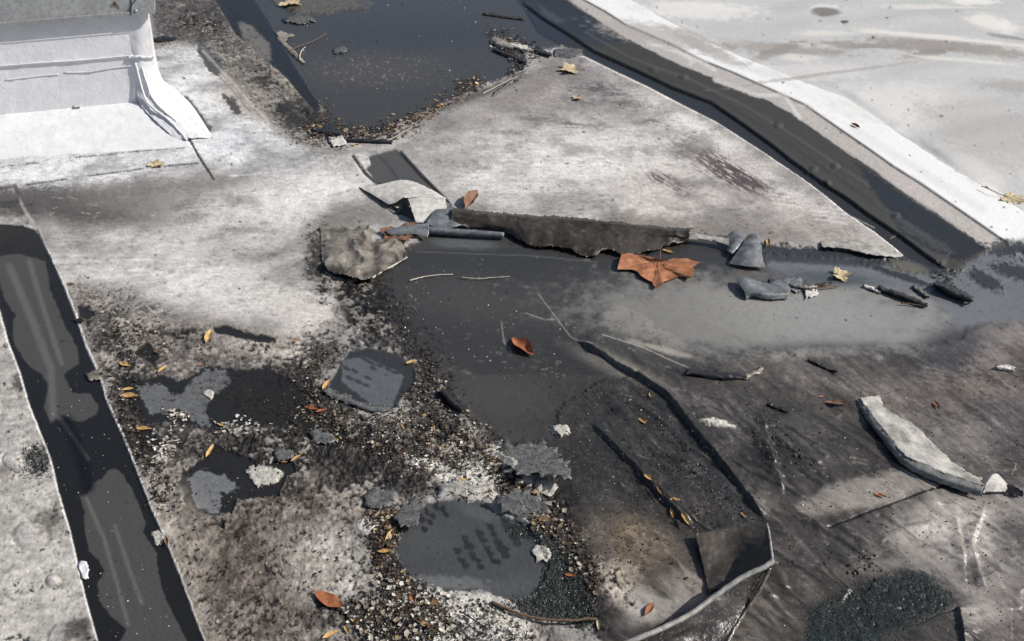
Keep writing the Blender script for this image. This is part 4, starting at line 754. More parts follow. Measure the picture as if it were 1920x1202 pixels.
for a_, b_, wp, z_, mt_, lab_ in (((922, 74), (962, 90), 9, .014, 'lump', 'crumpled grey-brown peel at the right shore of the top puddle'), ((958, 84), (1000, 94), 6, .012, 'light', 'pale curled peel between the puddle debris and the triangular sheet'), ((990, 90), (1034, 104), 5, .012, 'dark', 'black curled peel pointing at the top corner of the triangular sheet'), ((906, 26), (982, 36), 3, .006, 'brown', 'thin brown peeled edge lying in the upper right of the top puddle'),
        ((925, 92), (985, 116), 5, .01, 'dark', 'dark rolled peel under the crumpled grey-brown one'), ((925, 178), (985, 132), 3, .006, 'slate', 'narrow grey peel along the right shore of the top puddle'), ((585, 242), (640, 252), 6, .008, 'dark', 'black peel at the bottom left tip of the top puddle'), ((650, 262), (735, 266), 4, .008, 'dark', 'black torn lip below the litter of the top puddle'),
        ((520, 70), (570, 118), 5, .006, 'lump', 'brownish peel in the left shallows of the top puddle'), ((285, 75), (330, 72), 5, .004, 'dark', 'dark scrap at the foot of the curb side'), ((1480, 535), (1530, 545), 4, .008, 'lump', 'brownish torn piece right of the folded grey scrap'), ((1620, 536), (1652, 548), 4, .006, 'light', 'small pale peel between the tan leaf and the long black curl'), ((1530, 536), (1560, 530), 3, .005, 'brown', 'thin brown peel touching the crumpled tan leaf')):
    strip_scrap('peeled_scrap', a_, b_, wp, z_, M[mt_], lab_, 'scrap')
# --- long pale flap on the right
fl = empty('lifted_flap', 'long pale lifted flap with a rounded edge and deep shadow at lower right', 'lifted flap', tuple(world(1740, 850, 0)))
B_ = [(1650, 741, .001), (1662, 768, .003), (1700, 790, .003), (1722, 802, .003), (1745, 826, .003), (1766, 845, .003), (1806, 880, .003), (1840, 897, .006)]
E_ = [(1612, 747, .010), (1636, 780, .020), (1662, 812, .022), (1692, 850, .025), (1704, 859, .026), (1722, 866, .026), (1776, 888, .026), (1845, 911, .026)]
D_ = [(-4, 4), (-6, 5), (-7, 5), (-6, 7), (-3, 9), (-3, 11), (-4, 11), (-2, 11)]
mid_ = [((b_[0] + e_[0]) / 2, (b_[1] + e_[1]) / 2, (b_[2] + e_[2]) / 2 + .003) for b_, e_ in zip(B_, E_)]
sheet('flap_top', [B_, mid_, E_], M['palegreen'], fl, 90, 30, .002, .0014, .0034, wsc=26, seed=6)
sheet('rolled_lip', [[(u + 2, v - 1, z + .0003) for u, v, z in E_], [(u + d[0], v + d[1], z * .75) for (u, v, z), d in zip(E_, D_)], [(u + d[0] * 1.5, v + d[1] * 1.9, z * .32) for (u, v, z), d in zip(E_, D_)]], M['greygreen'], fl, 90, 20, .002, .0012, .0016, seed=6)
sheet('curled_tip', [[(1850, 896, .026), (1862, 888, .032), (1872, 890, .030), (1892, 912, .016)], [(1848, 908, .026), (1858, 900, .030), (1872, 904, .024), (1892, 917, .012)], [(1842, 924, .010), (1856, 922, .012), (1872, 922, .010), (1888, 922, .006)]], M['light'], fl, 24, 16, .002, .0012, .0012, under=M['dark'])
sheet('curled_tip', [[(1880, 908, .018), (1900, 910, .020), (1918, 920, .016)], [(1882, 924, .004), (1900, 930, .004), (1918, 932, .004)]], M['dark'], fl, 16, 8, .002, .0016, .001)
# --- big fold at the bottom
bf = empty('folded_sheet', 'large dark folded sheet with a pale rolled rim at the bottom edge', 'folded sheet', tuple(world(1360, 1100, 0)))
sheet('inner_face', [[(1304, 1000, .020), (1370, 990, .026), (1438, 981, .034)], [(1308, 1020, .016), (1374, 1012, .018), (1441, 1000, .046)], [(1318, 1060, .012), (1380, 1050, .013), (1444, 1035, .066)], [(1328, 1112, .010), (1386, 1088, .024), (1447, 1056, .078)]], M['brown'], bf, 50, 40, .0025, .001, .0018, seed=3)
rim = [(1449, 1052, .080), (1432, 1064, .076), (1400, 1078, .068), (1368, 1098, .058), (1335, 1122, .050), (1300, 1148, .046), (1255, 1172, .042), (1180, 1204, .036), (1080, 1244, .02)]
sheet('outer_face', [rim, [(1436, 1082, .046), (1415, 1100, .044), (1385, 1120, .040), (1352, 1140, .036), (1318, 1160, .032), (1284, 1178, .030), (1240, 1196, .026), (1172, 1220, .02), (1078, 1256, .01)],
                     [(1398, 1146, .020), (1376, 1160, .018), (1345, 1176, .016), (1310, 1192, .014), (1276, 1206, .012), (1240, 1218, .010), (1205, 1232, .008), (1150, 1246, .006), (1070, 1275, .002)],
                     [(1352, 1226, .002), (1326, 1234, .0), (1300, 1242, .0), (1270, 1252, .0), (1245, 1262, .0), (1215, 1270, .0), (1180, 1280, .0), (1130, 1290, .0), (1060, 1300, .0)]], M['wet'], bf, 80, 44, .003, .001, .0022, seed=4)
tube('rolled_rim', rim, .0052, M['rim'], bf, 10, 0, .0003)
tube('highlight_edge', [(1444, 1064, .070), (1425, 1104, .045), (1397, 1148, .021), (1371, 1190, .009), (1350, 1226, .001)], .0042, M['glintpale'], bf, 9, .2, .0006)  # pale tube added to draw the sun's highlight down the fold
tube('rolled_rim', [(1449, 1052, .080), (1446, 1030, .066), (1442, 1000, .046), (1438, 982, .031)], .003, M['rim'], bf, 8, .3, .0003)
# --- plates and chunks
def chunk(pts, z, mat, lab, cat='scrap', th=.0018, name='membrane_chunk', tilt=(0, 0), parent=None, rough=.7, seed=0):
    """flat torn plate: outline in photo pixels, ragged edge, bent surface, real thickness"""
    n = len(pts); out = []
    for k in range(n):
        p, q = np.array(pts[k], float), np.array(pts[(k + 1) % n], float); L = np.hypot(*(q - p)); m = max(1, int(L / 2.6))
        for i in range(m): out.append(p + (q - p) * i / m)
    out = np.array(out); size = np.hypot(*(out.max(0) - out.min(0)))
    j1 = np.stack([fbm(out[:, 0] * .11 + seed, out[:, 1] * .11, 4, seed), fbm(out[:, 0] * .11, out[:, 1] * .11 + 9 + seed, 4, seed + 3)], -1)
    smo = out + j1 * size * .085; out = smo + RS.randn(len(out), 2) * rough + np.stack([fbm(out[:, 0] * .21, out[:, 1] * .27 + seed, 4, seed + 1, .75), fbm(out[:, 0] * .23 + 5, out[:, 1] * .19, 4, seed, .75)], -1) * size * .045
    out = np.array(out); c = out.mean(0); rings = []
    zc = np.mean([zat(*p) for p in out])
    for k in range(12): smo = (np.roll(smo, 1, 0) + smo + np.roll(smo, -1, 0)) / 3
    for s_ in (1., .82, .55, .25):
        for p in (out if s_ == 1. else smo):
            x = c + (p - c) * s_; w_ = world(x[0], x[1], 0)
            zz = zc + z + tilt[0] * (x[0] - c[0]) / 30 * .01 + tilt[1] * (x[1] - c[1]) / 30 * .01 + .0022 * fbm(np.array(w_[0] * 60 + seed), np.array(w_[1] * 60), 3, seed)
            rings.append(world(x[0], x[1], max(float(zz), zat(x[0], x[1]) + .001)))
    N_ = len(out); top = list(rings); V_ = top + [t - np.array([0, 0, th]) for t in top[:N_]]; F_ = []
    for r_ in range(3):
        for j in range(N_): F_.append((r_ * N_ + j, (r_ + 1) * N_ + j, (r_ + 1) * N_ + (j + 1) % N_, r_ * N_ + (j + 1) % N_))
    V_.append(np.mean(top[3 * N_:4 * N_], 0)); ci = len(V_) - 1
    for j in range(N_):
        F_.append((3 * N_ + j, ci, 3 * N_ + (j + 1) % N_)); F_.append((j, (j + 1) % N_, 4 * N_ + (j + 1) % N_, 4 * N_ + j))
    me = bpy.data.meshes.new(name); me.from_pydata([tuple(p) for p in V_], [], F_); me.materials.append(mat)
    me.polygons.foreach_set('use_smooth', [i % 1 == 0 and len(f_) == 4 and f_[0] < 3 * N_ and f_[1] >= N_ for i, f_ in enumerate(F_)])
    o = link(name, me, parent); me.update()
    return tag(o, lab, cat)
CHK = [([(938, 838), (975, 828), (1020, 832), (1045, 855), (1072, 885), (1060, 898), (1020, 890), (975, 890), (945, 870)], .008, 'slate', 'dark slate-blue plate with pale torn edge at the right of the crumbled zone', (0, 3)),
      ([(932, 925), (965, 918), (1000, 925), (1030, 945), (1036, 972), (1000, 972), (940, 958), (930, 940)], .018, 'slate', 'thick grey plate raised over black shadow just above the granules', (0, -2)),
      ([(680, 930), (700, 918), (745, 920), (742, 940), (720, 952), (685, 948)], .006, 'slate', 'small pale blue-grey plate left of the boot-printed hole', (0, 0)),
      ([(752, 950), (790, 930), (800, 940), (790, 962), (782, 982), (750, 985), (740, 970)], .005, 'slate', 'jagged grey-white flake at the upper left rim of the boot-printed hole', (0, 2)),
      ([(815, 905), (840, 900), (900, 908), (925, 900), (930, 932), (880, 935), (830, 925)], .012, 'crust', 'long white crusted slab over the top rim of the boot-printed hole', (0, -3)),
      ([(905, 870), (940, 848), (968, 862), (960, 885), (925, 892)], .007, 'crust', 'rough white crust piece left of the slate-blue plate', (2, 0)),
      ([(1000, 900), (1040, 896), (1046, 915), (1030, 932), (1008, 922)], .006, 'crust', 'small white crust piece below the slate-blue plate', (0, 0)),
      ([(460, 880), (490, 870), (525, 880), (520, 905), (485, 912), (470, 898)], .006, 'crust', 'speckled white flake beside the small dark hole with the blue-grey patch', (0, 0)),
      ([(580, 808), (600, 802), (630, 822), (620, 834), (590, 830)], .006, 'slate', 'small blue-grey flake above the brown crumbled ground', (0, 0)),
      ([(515, 845), (530, 838), (552, 850), (540, 862), (520, 862)], .006, 'slate', 'tiny grey flake next to two yellow leaf blades', (0, 0)),
      ([(995, 1030), (1020, 1018), (1035, 1035), (1025, 1052), (1005, 1050)], .006, 'crust', 'single pale flake lying on the dark granules', (0, 0)),
      ([(380, 738), (390, 728), (402, 735), (396, 748)], .004, 'crust', 'tiny pale flake in the large dark hole', (0, 0)),
      ([(284, 996), (296, 994), (308, 1005), (304, 1022), (292, 1020)], .006, 'crust', 'ragged pale flake on the right edge of the left black strip', (0, 0)),
      ([(146, 1054), (160, 1052), (166, 1066), (164, 1084), (154, 1082)], .005, 'white', 'clean white flake on the left edge of the left black strip', (0, 0)),
      ([(1036, 800), (1060, 796), (1072, 810), (1050, 818)], .004, 'crust', 'lone pale flake on the smooth dark sheet above the trough', (0, 0)),
      ([(530, 34), (575, 32), (590, 40), (555, 46)], .006, 'slate', 'thin grey plate at the upper left shore of the top puddle', (0, 0)),
      ([(515, 60), (530, 58), (552, 66), (530, 78)], .006, 'lump', 'small tan-grey plate at the left shore of the top puddle', (0, 0)),
      ([(622, 92), (640, 86), (655, 90), (645, 98), (625, 99)], .005, 'slate', 'flat grey flake floating in the top puddle', (0, 0)),
      ([(615, 258), (640, 254), (650, 270), (625, 276)], .006, 'light', 'rounded pale scrap below the litter at the top puddle', (0, 0)),
      ([(135, 600), (148, 594), (160, 600), (150, 606)], .006, 'dark', 'small black scrap poking over the right edge of the left strip', (2, 0)),
      ([(158, 700), (190, 692), (190, 712), (165, 712)], .005, 'lump', 'ragged grey scrap bridging the right edge of the left strip', (0, 0)),
      ([(1440, 525), (1500, 520), (1510, 545), (1450, 548)], .004, 'grey', 'thin grey sheet piece attached to the folded grey scrap', (0, 0)),
      ([(1506, 540), (1530, 535), (1535, 552), (1510, 560)], .006, 'light', 'pale crumpled chip below the tan leaf stalk', (0, 0))]
for i, (pts, z, mt, lab, tl) in enumerate(CHK): chunk(pts, .014 if i == 1 else .0015 if mt == 'crust' else min(z, .006), M[mt], lab, 'flake' if 'flake' in lab else 'scrap', tilt=tl, seed=i)
sheet('boot_plate_edge', [[(606, 724, .001), (640, 738, .002), (690, 758, .002), (735, 764, .002)], [(610, 736, .007), (645, 748, .006), (690, 766, .008), (736, 768, .005)], [(618, 744, .003), (652, 758, .002), (692, 772, .003), (734, 772, .002)]], M['slate'], None, 60, 12, .0015, .0040, .003)
tag(SC.objects['boot_plate_edge'], 'dark lifted front edge of the small grey plate with boot marks', 'torn edge')
strip_scrap('black_curl', (826, 732), (868, 772), 8, .014, M['dark'], 'blue-black curl at the edge of the litter by the dark middle', 'scrap')
# ---------------------------------------------------------------- leaves
def leaf(kind, u, v, L, ang, mat, lab, asp=.36, cup=.25, lift=.003, stem=.25, tilt=0., group=None, cat='leaf', seed=0):
    """leaf of length L photo pixels at pixel (u,v), pointing at angle ang (deg, photo plane, 0=right, 90=down)"""
    z0 = zat(u, v) + lift; c = world(u, v, z0); p1 = world(u + L * .5 * math.cos(math.radians(ang)), v + L * .5 * math.sin(math.radians(ang)), z0); d = p1 - c; half = np.hypot(d[0], d[1]); d /= half
    nrm = np.array([-d[1], d[0], 0]); r_ = random.Random(seed * 31 + int(u))
    if kind == 'blade':
        prof = lambda t: asp * math.sin(math.pi * t ** .9) ** .85
        n, m = 18, 6; P = []; F_ = []
        for i in range(n + 1):
            t = i / n
            for j in range(m + 1):
                s_ = j / m * 2 - 1; wv = prof(t) * s_ * (1 + .06 * math.sin(9 * t + 3 * s_ + seed))
                z = cup * asp * half * (s_ ** 2) * math.sin(math.pi * t) + .10 * half * (2 * t - 1) ** 2 + .02 * half * math.sin(14 * t + seed + 2 * s_) + tilt * half * s_ * asp
                P.append(d * half * (2 * t - 1) + nrm * half * wv + np.array([0, 0, z]))
        for i in range(n):
            for j in range(m): k = i * (m + 1) + j; F_.append((k, k + 1, k + m + 2, k + m + 1))
        base = -d * half
    else:
        if kind == 'sycamore': tips = [(0, 1.), (38, .55), (62, 1.02), (98, .50), (122, .86), (158, .30), (180, .16)]
        else: tips = [(0, 1.), (30, .6), (55, .85), (85, .6), (115, .75), (150, .45), (180, .25)]
        pts = [(a, r) for a, r in tips] + [(-a, r) for a, r in tips[1:-1]][::-1]
        outl = []
        for k in range(len(pts)):
            a0, r0 = pts[k]; a1, r1 = pts[(k + 1) % len(pts)]
            if a1 < a0 - 1 and k == len(tips) - 1: a1 += 360
            if k >= len(tips): 
                a0 += 360; a1 += 360
                if k == len(pts) - 1: a1 = 360
            for i in range(6):
                t = i / 6; aa = math.radians(a0 + (a1 - a0) * t); x0, y0 = r0 * math.cos(math.radians(a0)), r0 * math.sin(math.radians(a0)); x1, y1 = r1 * math.cos(math.radians(a1)), r1 * math.sin(math.radians(a1))
                x, y = x0 + (x1 - x0) * t, y0 + (y1 - y0) * t; j_ = 1 + (.06 * (-1) ** i + .05 * r_.gauss(0, 1)) * (1 if 0 < i else 0)
                outl.append((x * j_ - .35, y * j_))
        P = []; F_ = []; n = len(outl); cx, cy = -.35, 0
        for s_ in (.08, .3, .55, .8, 1.):
            for (x, y) in outl:
                X_, Y_ = cx + (x - cx) * s_, cy + (y - cy) * s_; rr = math.hypot(X_ + .35, Y_); an = math.atan2(Y_, X_ + .35)
                z = cup * half * .5 * rr ** 2 * (.6 + .6 * math.sin(3 * an + seed)) + .035 * half * math.cos(10 * an + seed) * rr + .02 * half * math.sin(17 * rr)
                P.append(d * half * X_ * 1.1 + nrm * half * Y_ * asp * 2 + np.array([0, 0, z + tilt * half * Y_]))
        for r2 in range(4):
            for j in range(n): F_.append((r2 * n + j, r2 * n + (j + 1) % n, (r2 + 1) * n + (j + 1) % n, (r2 + 1) * n + j))
        F_.append(tuple(range(n))[::-1]); base = d * half * (-.38)
    zmin = min(p[2] for p in P); P = [p - np.array([0, 0, min(zmin, 0)]) for p in P]
    K = len(P); th = .0005; V_ = [tuple(p) for p in P] + [tuple(p - np.array([0, 0, th])) for p in P]; F2 = F_ + [tuple(x + K for x in f_[::-1]) for f_ in F_]
    root = empty('fallen_leaf', lab, cat, tuple(c), group)
    me = bpy.data.meshes.new('leaf_blade'); me.from_pydata(V_, [], F2); me.materials.append(mat); me.polygons.foreach_set('use_smooth', [True] * len(F2)); link('leaf_blade', me, root)
    if stem > 0:
        a_ = base + np.array([0, 0, .002]); b_ = base - d * half * stem * 2 + nrm * half * stem * .3 + np.array([0, 0, .001]); far = base + d * half * 1.5
        V_ = []; n = 5; pts_ = [b_, (a_ + b_) / 2 + np.array([0, 0, .002]), a_]; w_ = max(.0006, half * .02)
        for p in pts_:
            for j in range(n): q_ = 2 * math.pi * j / n; V_.append(tuple(p + nrm * math.cos(q_) * w_ + np.array([0, 0, math.sin(q_) * w_])))
        F_ = [(i * n + j, i * n + (j + 1) % n, (i + 1) * n + (j + 1) % n, (i + 1) * n + j) for i in range(2) for j in range(n)]
        me = bpy.data.meshes.new('stem'); me.from_pydata(V_, [], F_); me.materials.append(M['twig']); link('stem', me, root)
    return root
G = 'fallen leaves on the roof'
big = empty('fallen_leaf', 'large orange lobed leaf, the biggest, on the dark wet middle below the brown curl', 'leaf', tuple(world(1232, 500, .002)), G)
OUT = [(1232, 486), (1226, 483), (1215, 481), (1202, 478), (1190, 476), (1178, 475), (1166, 477), (1164, 486), (1160, 496), (1157, 505), (1170, 505), (1186, 506), (1196, 510), (1203, 517), (1212, 524), (1222, 529), (1226, 534), (1232, 541), (1238, 535), (1246, 529), (1256, 525), (1264, 521), (1276, 519), (1290, 521), (1299, 521), (1300, 513), (1302, 506), (1298, 501), (1304, 497), (1312, 492), (1300, 489), (1288, 485), (1276, 485), (1264, 484), (1252, 488), (1240, 485)]
_c = np.array([1233, 496.]); Pv, Fv = [], []; nO = len(OUT)
for k_, s_ in enumerate((.12, .35, .6, .8, 1.)):
    for j_, p_ in enumerate(OUT):
        q_ = _c + (np.array(p_) - _c) * s_ + (RS.randn(2) * .7 if s_ == 1 else 0); rr_ = math.hypot(q_[0] - 1233, (q_[1] - 496) * 2) / 80
        Pv.append(world(q_[0], q_[1], .003 + .006 * rr_ * (1 + .6 * math.sin(j_ * 1.1)) + .003 * math.cos(j_ * 2.4) * rr_ + .0016 * math.sin(k_ * 2.1 + j_ * .7) + (.006 if q_[1] < 488 else 0) * s_) - world(1232, 500, .002))
for k_ in range(4):
    for j_ in range(nO): Fv.append((k_ * nO + j_, (k_ + 1) * nO + j_, (k_ + 1) * nO + (j_ + 1) % nO, k_ * nO + (j_ + 1) % nO))
Fv.append(tuple(range(nO))); K_ = len(Pv); Pv = Pv + [p_ - np.array([0, 0, .0006]) for p_ in Pv]; Fv += [tuple(x + K_ for x in f_[::-1]) for f_ in Fv]
me = bpy.data.meshes.new('leaf_blade'); me.from_pydata([tuple(p_) for p_ in Pv], [], Fv); me.materials.append(M['leaf_orange']); me.polygons.foreach_set('use_smooth', [True] * len(Fv)); link('leaf_blade', me, big)
for tip in ((1166, 480), (1162, 503), (1231, 536), (1296, 519), (1306, 492)):
    tube('vein', [(1235, 489, .006), ((1235 + tip[0]) / 2, (489 + tip[1]) / 2, .0105), (tip[0], tip[1], .0135)], .0007, M['leaf_brown'], big, 5, .6)
tube('stem', [(1238, 486, .012), (1238, 470, .022), (1242, 458, .034), (1248, 455, .036)], .0014, M['leaf_brown'], big, 6)
leaf('blade', 980, 652, 52, 40, M['leaf_rust'], 'rust-brown curled leaf with ribs alone in the middle of the dark water', .42, .8, .003, .12, group=G, seed=1)
leaf('maple', 755, 444, 56, 60, M['leaf_brown'], 'pinkish brown leaf tucked under the grey curled flap', .55, .3, .006, 0, group=G, seed=2)
leaf('blade', 884, 376, 36, -50, M['leaf_brown'], 'brown folded leaf on the pale sheet just above the brown curl', .34, 1., .004, .1, .4, group=G, seed=3)
leaf('maple', 1062, 131, 50, 178, M['leaf_pale'], 'pale yellow leaf with a long stalk on the upper triangular sheet', .6, .7, .004, .5, group=G, seed=5)
leaf('maple', 1085, 184, 26, 0, M['leaf_pale'], 'small cream leaf just below the pale yellow leaf with the long stalk', .5, .9, .004, 0, group=G, seed=6)
leaf('maple', 1904, 376, 62, 20, M['leaf_pale'], 'pale tan leaf at the right frame edge beside the white strip', .6, .4, .004, 0, group=G, seed=7)
leaf('maple', 1584, 518, 56, 10, M['leaf_pale'], 'crumpled tan leaf at the end of the wet gap right of the grey flaps', .5, .9, .004, .2, group=G, seed=8)
leaf('maple', 297, 310, 34, 20, M['leaf_pale'], 'tiny yellow star-shaped leaf on the white spray near the curb', .4, .5, .003, .3, group=G, seed=9)
leaf('maple', 550, 8, 46, 10, M['leaf_pale'], 'pale leaf on the brown patch at the top frame edge', .5, .6, .003, .1, group=G, seed=10)
leaf('blade', 618, 1126, 60, 28, M['leaf_rust'], 'oval rust leaf with long thin stalk at the lower left', .40, .2, .004, .3, group=G, seed=11)
leaf('blade', 1568, 757, 44, 5, M['leaf_brown'], 'tan curled leaf left of the long pale lifted flap', .3, .8, .003, .1, group=G, seed=12)
LV = [(1541, 744, 15, 0, 'leaf_rust', 'tiny round orange leaf beside the tan curled leaf'), (1756, 759, 16, 60, 'leaf_rust', 'tiny red-brown leaf on the brown sheet above the lifted flap'), (1604, 236, 18, 30, 'leaf_rust', 'small red-brown leaf lying on the bright white strip'),
      (1716, 850, 18, 8, 'leaf_rust', 'small red leaf lying on the long pale lifted flap'), (1806, 885, 14, 30, 'leaf_rust', 'tiny orange leaf at the crease near the end of the lifted flap'), (1650, 929, 26, 8, 'leaf_rust', 'red-brown leaf on the pale stain below the lifted flap'),
      (1446, 436, 10, 0, 'leaf_rust', 'tiny red leaf on the pale sheet above the two grey flaps'), (1218, 1142, 26, -50, 'leaf_rust', 'folded rust leaf on the pale crust left of the big fold'), (1070, 1079, 22, 8, 'leaf_rust', 'orange leaf on the dark granules'),
      (1122, 1172, 24, 80, 'leaf_pale', 'pale narrow leaf at the end of the curved root'), (1328, 1122, 16, -20, 'leaf_yellow', 'small orange leaf stuck on the wet dark fold'), (1395, 966, 18, 35, 'leaf_yellow', 'small yellow leaf at the lower end of the right trough lip'),
      (1216, 896, 26, 40, 'leaf_tan', 'upper brown leaf of the row in the trough'), (1238, 921, 24, 60, 'leaf_brown', 'long brown leaf in the middle of the trough row'), (1266, 937, 20, 0, 'leaf_yellow', 'bright yellow leaf in the trough'), (1260, 962, 22, 70, 'leaf_tan', 'tan leaf on the left lip of the trough'),
      (1286, 974, 26, 50, 'leaf_tan', 'lowest tan leaf on the left lip of the trough'), (1205, 790, 20, 40, 'leaf_tan', 'tan sliver leaf near the top of the trough'), (1219, 741, 12, 80, 'leaf_tan', 'tiny tan leaf under the upper right lip of the trough'),
      (585, 766, 24, 10, 'leaf_rust', 'bright orange leaf in the dark litter left of the boot-marked plate'), (603, 770, 22, -15, 'leaf_rust', 'second orange leaf touching the bright orange one in the dark litter'), (772, 679, 24, -20, 'leaf_yellow', 'yellow-brown leaf at the right rim of the boot-marked plate'),
      (612, 722, 20, -60, 'leaf_yellow', 'pale yellow leaf at the left rim of the boot-marked plate'), (756, 800, 14, 70, 'leaf_yellow', 'tiny yellow leaf in the litter below the boot-marked plate'), (816, 804, 14, 80, 'leaf_yellow', 'tiny ochre leaf in the litter near the dark middle'),
      (733, 1002, 30, -50, 'leaf_yellow', 'long yellow leaf at the left rim of the boot-printed hole'), (722, 1034, 28, -5, 'leaf_yellow', 'orange-yellow leaf below the long yellow one by the boot-printed hole'), (774, 1125, 26, 65, 'leaf_rust', 'rust leaf in the litter below the boot-printed hole'),
      (796, 1168, 26, 5, 'leaf_brown', 'dark brown leaf beside the white crust at the bottom'), (862, 903, 30, -8, 'leaf_tan', 'tan leaf lying on the long white crusted slab'), (555, 859, 24, -30, 'leaf_yellow', 'yellow leaf beside the tiny grey flake'), (530, 866, 16, 0, 'leaf_yellow', 'small yellow leaf left of the tiny grey flake'),
      (235, 684, 24, 10, 'leaf_tan', 'tan leaf above the large dark hole near the left strip'), (305, 692, 24, -40, 'leaf_tan', 'golden leaf above the blue-grey patch in the large dark hole'), (391, 631, 22, -60, 'leaf_tan', 'pale brown leaf at the left end of the thin slit hole'), (377, 685, 14, 10, 'leaf_rust', 'tiny orange leaf at the top rim of the large dark hole'),
      (240, 730, 26, -5, 'leaf_tan', 'narrow tan leaf at the left rim of the large dark hole'), (242, 743, 30, -4, 'leaf_yellow', 'narrow golden leaf just under the narrow tan leaf by the large dark hole'), (270, 804, 30, -5, 'leaf_yellow', 'golden leaf on the dark patch near the left strip'), (416, 797, 18, 10, 'leaf_yellow', 'golden leaf at the bottom rim of the large dark hole'),
      (394, 846, 24, -50, 'leaf_tan', 'orange-tan leaf above the small blue-grey patch'), (557, 638, 12, -30, 'leaf_rust', 'tiny orange-brown leaf on the pale sheet right of the slit hole'), (296, 660, 18, 20, 'leaf_brown', 'small brown leaf beside the triangular hole'), (133, 533, 14, 10, 'leaf_brown', 'tiny brown leaf at the right edge of the left strip'),
      (312, 1015, 18, 70, 'leaf_brown', 'small brown leaf behind the ragged flake on the left strip edge'), (665, 1165, 22, 20, 'leaf_tan', 'tan leaf in dark litter at the bottom'), (620, 1190, 30, -20, 'leaf_yellow', 'golden curled leaf near the bottom frame edge'), (650, 1181, 18, 60, 'leaf_yellow', 'small golden leaf touching the curled one near the bottom'),
      (750, 458, 20, 0, 'leaf_pale', 'tiny yellow blade under the pinkish brown leaf'), (1440, 455, 12, 80, 'leaf_yellow', 'tiny yellow-green leaf right of the larger wavy grey flap'), (1254, 472, 26, 10, 'leaf_tan', 'thin tan blade right above the large orange leaf'), (1054, 983, 14, -40, 'leaf_tan', 'tiny tan leaf right of the thick raised grey plate')]
for i, (u, v, L, a, mt, lab) in enumerate(LV):
    leaf('blade', u, v, L * (1.0 + .12 * ((i * 5) % 3 - 1)), a + (i * 37 % 17) - 8, M[mt], lab, .24 + .1 * ((i * 7) % 5) / 5, .7, .003, .0 if L < 20 else .12, .2, group=G, seed=i)
# twigs
for pts, r, mt, lab in (([(1840, 349, .012), (1862, 358, .014), (1880, 366, .010), (1900, 374, .008)], .0012, 'dark', 'thin black stalk touching the pale leaf at the right frame edge'), ([(905, 176, .004), (935, 160, .006), (975, 140, .006)], .0022, 'paletwig', 'straight pale stick on the right shore of the top puddle'),
        ([(730, 262, .006), (750, 252, .008), (772, 238, .008)], .0018, 'paletwig', 'straight pale stick below the top puddle'), ([(925, 1130, .004), (960, 1146, .008), (1000, 1158, .008), (1050, 1163, .010), (1118, 1160, .006)], .0042, 'twig', 'dark curved root along the lower edge of the granules'),
        ([(768, 526, .002), (790, 520, .003), (815, 516, .004), (850, 514, .003)], .0024, 'paletwig', 'thin pale twig floating in the left part of the dark water'), ([(865, 520, .002), (900, 522, .004), (955, 518, .002)], .0016, 'paletwig', 'shorter thin pale twig right of the floating one'),
        ([(1250, 892, .002), (1300, 900, .002)][:0] or [(1515, 541, .006), (1560, 537, .006), (1575, 536, .004)], .0028, 'twig', 'reddish twig running to the crumpled tan leaf'), ([(1690, 568, .004), (1735, 574, .004)], .0022, 'twig', 'reddish twig under the long black curled scrap'),
        ([(680, 508, .006), (690, 520, .008), (705, 528, .004), (730, 534, .002)], .0018, 'twig', 'thin dark twig below the wrinkled lump'), ([(1895, 890, .010), (1902, 880, .018), (1905, 868, .024)], .0012, 'paletwig', 'short pale stalk standing near the curled tip of the lifted flap'),
        ([(1885, 862, .006), (1896, 864, .010), (1915, 868, .010)], .0012, 'dark', 'short dark stalk at the right frame edge above the curled tip'), ([(1376, 930, .004), (1380, 934, .004), (700, 1190, .004)][:0] or [(862, 1146, .010), (885, 1160, .010), (912, 1180, .010)], .002, 'dark', 'thin black stalk lying on the white crust at the bottom'),
        ([(540, 96, .002), (565, 85, .006), (590, 76, .008), (612, 62, .008)], .003, 'twig', 'forked brown twig in the left part of the top puddle'), ([(562, 112, .002), (564, 98, .006), (572, 88, .006)], .003, 'paletwig', 'pale stub of bark at the fork of the puddle twig')):
    b_ = zat(pts[0][0], pts[0][1]); tag(tube('twig', [(u, v, z + max(b_, 0) ) for u, v, z in pts], r, M[mt], None, 6, .5, .0006), lab, 'twig')
# ---------------------------------------------------------------- loose fragments nobody could count
def inpoly(pts, n):
    p = np.array(pts, float); lo, hi = p.min(0), p.max(0); out = []
    while len(out) < n:
        q = lo + RS.rand(n * 2, 2) * (hi - lo); q = q[sdf_poly(q[:, 0], q[:, 1], pts) > 0]; out += list(q)
    return np.array(out[:n])
PAL = {'mix': [(176, 168, 154), (124, 114, 100), (84, 74, 62), (56, 48, 40), (40, 36, 32), (96, 78, 58), (62, 52, 44), (48, 42, 36), (34, 30, 28), (72, 62, 52)], 'white': [(210, 206, 196), (190, 186, 176), (160, 156, 148), (120, 114, 106)], 'tan': [(160, 136, 100), (118, 92, 64), (184, 166, 134), (84, 62, 44), (58, 44, 34), (44, 36, 30), (52, 42, 34)], 'dark': [(36, 34, 32), (50, 46, 42), (28, 28, 30), (64, 58, 52)]}
PAL['crusty'] = [(200, 196, 186), (176, 172, 162), (140, 136, 128), (96, 92, 86), (60, 56, 52), (44, 42, 40)]
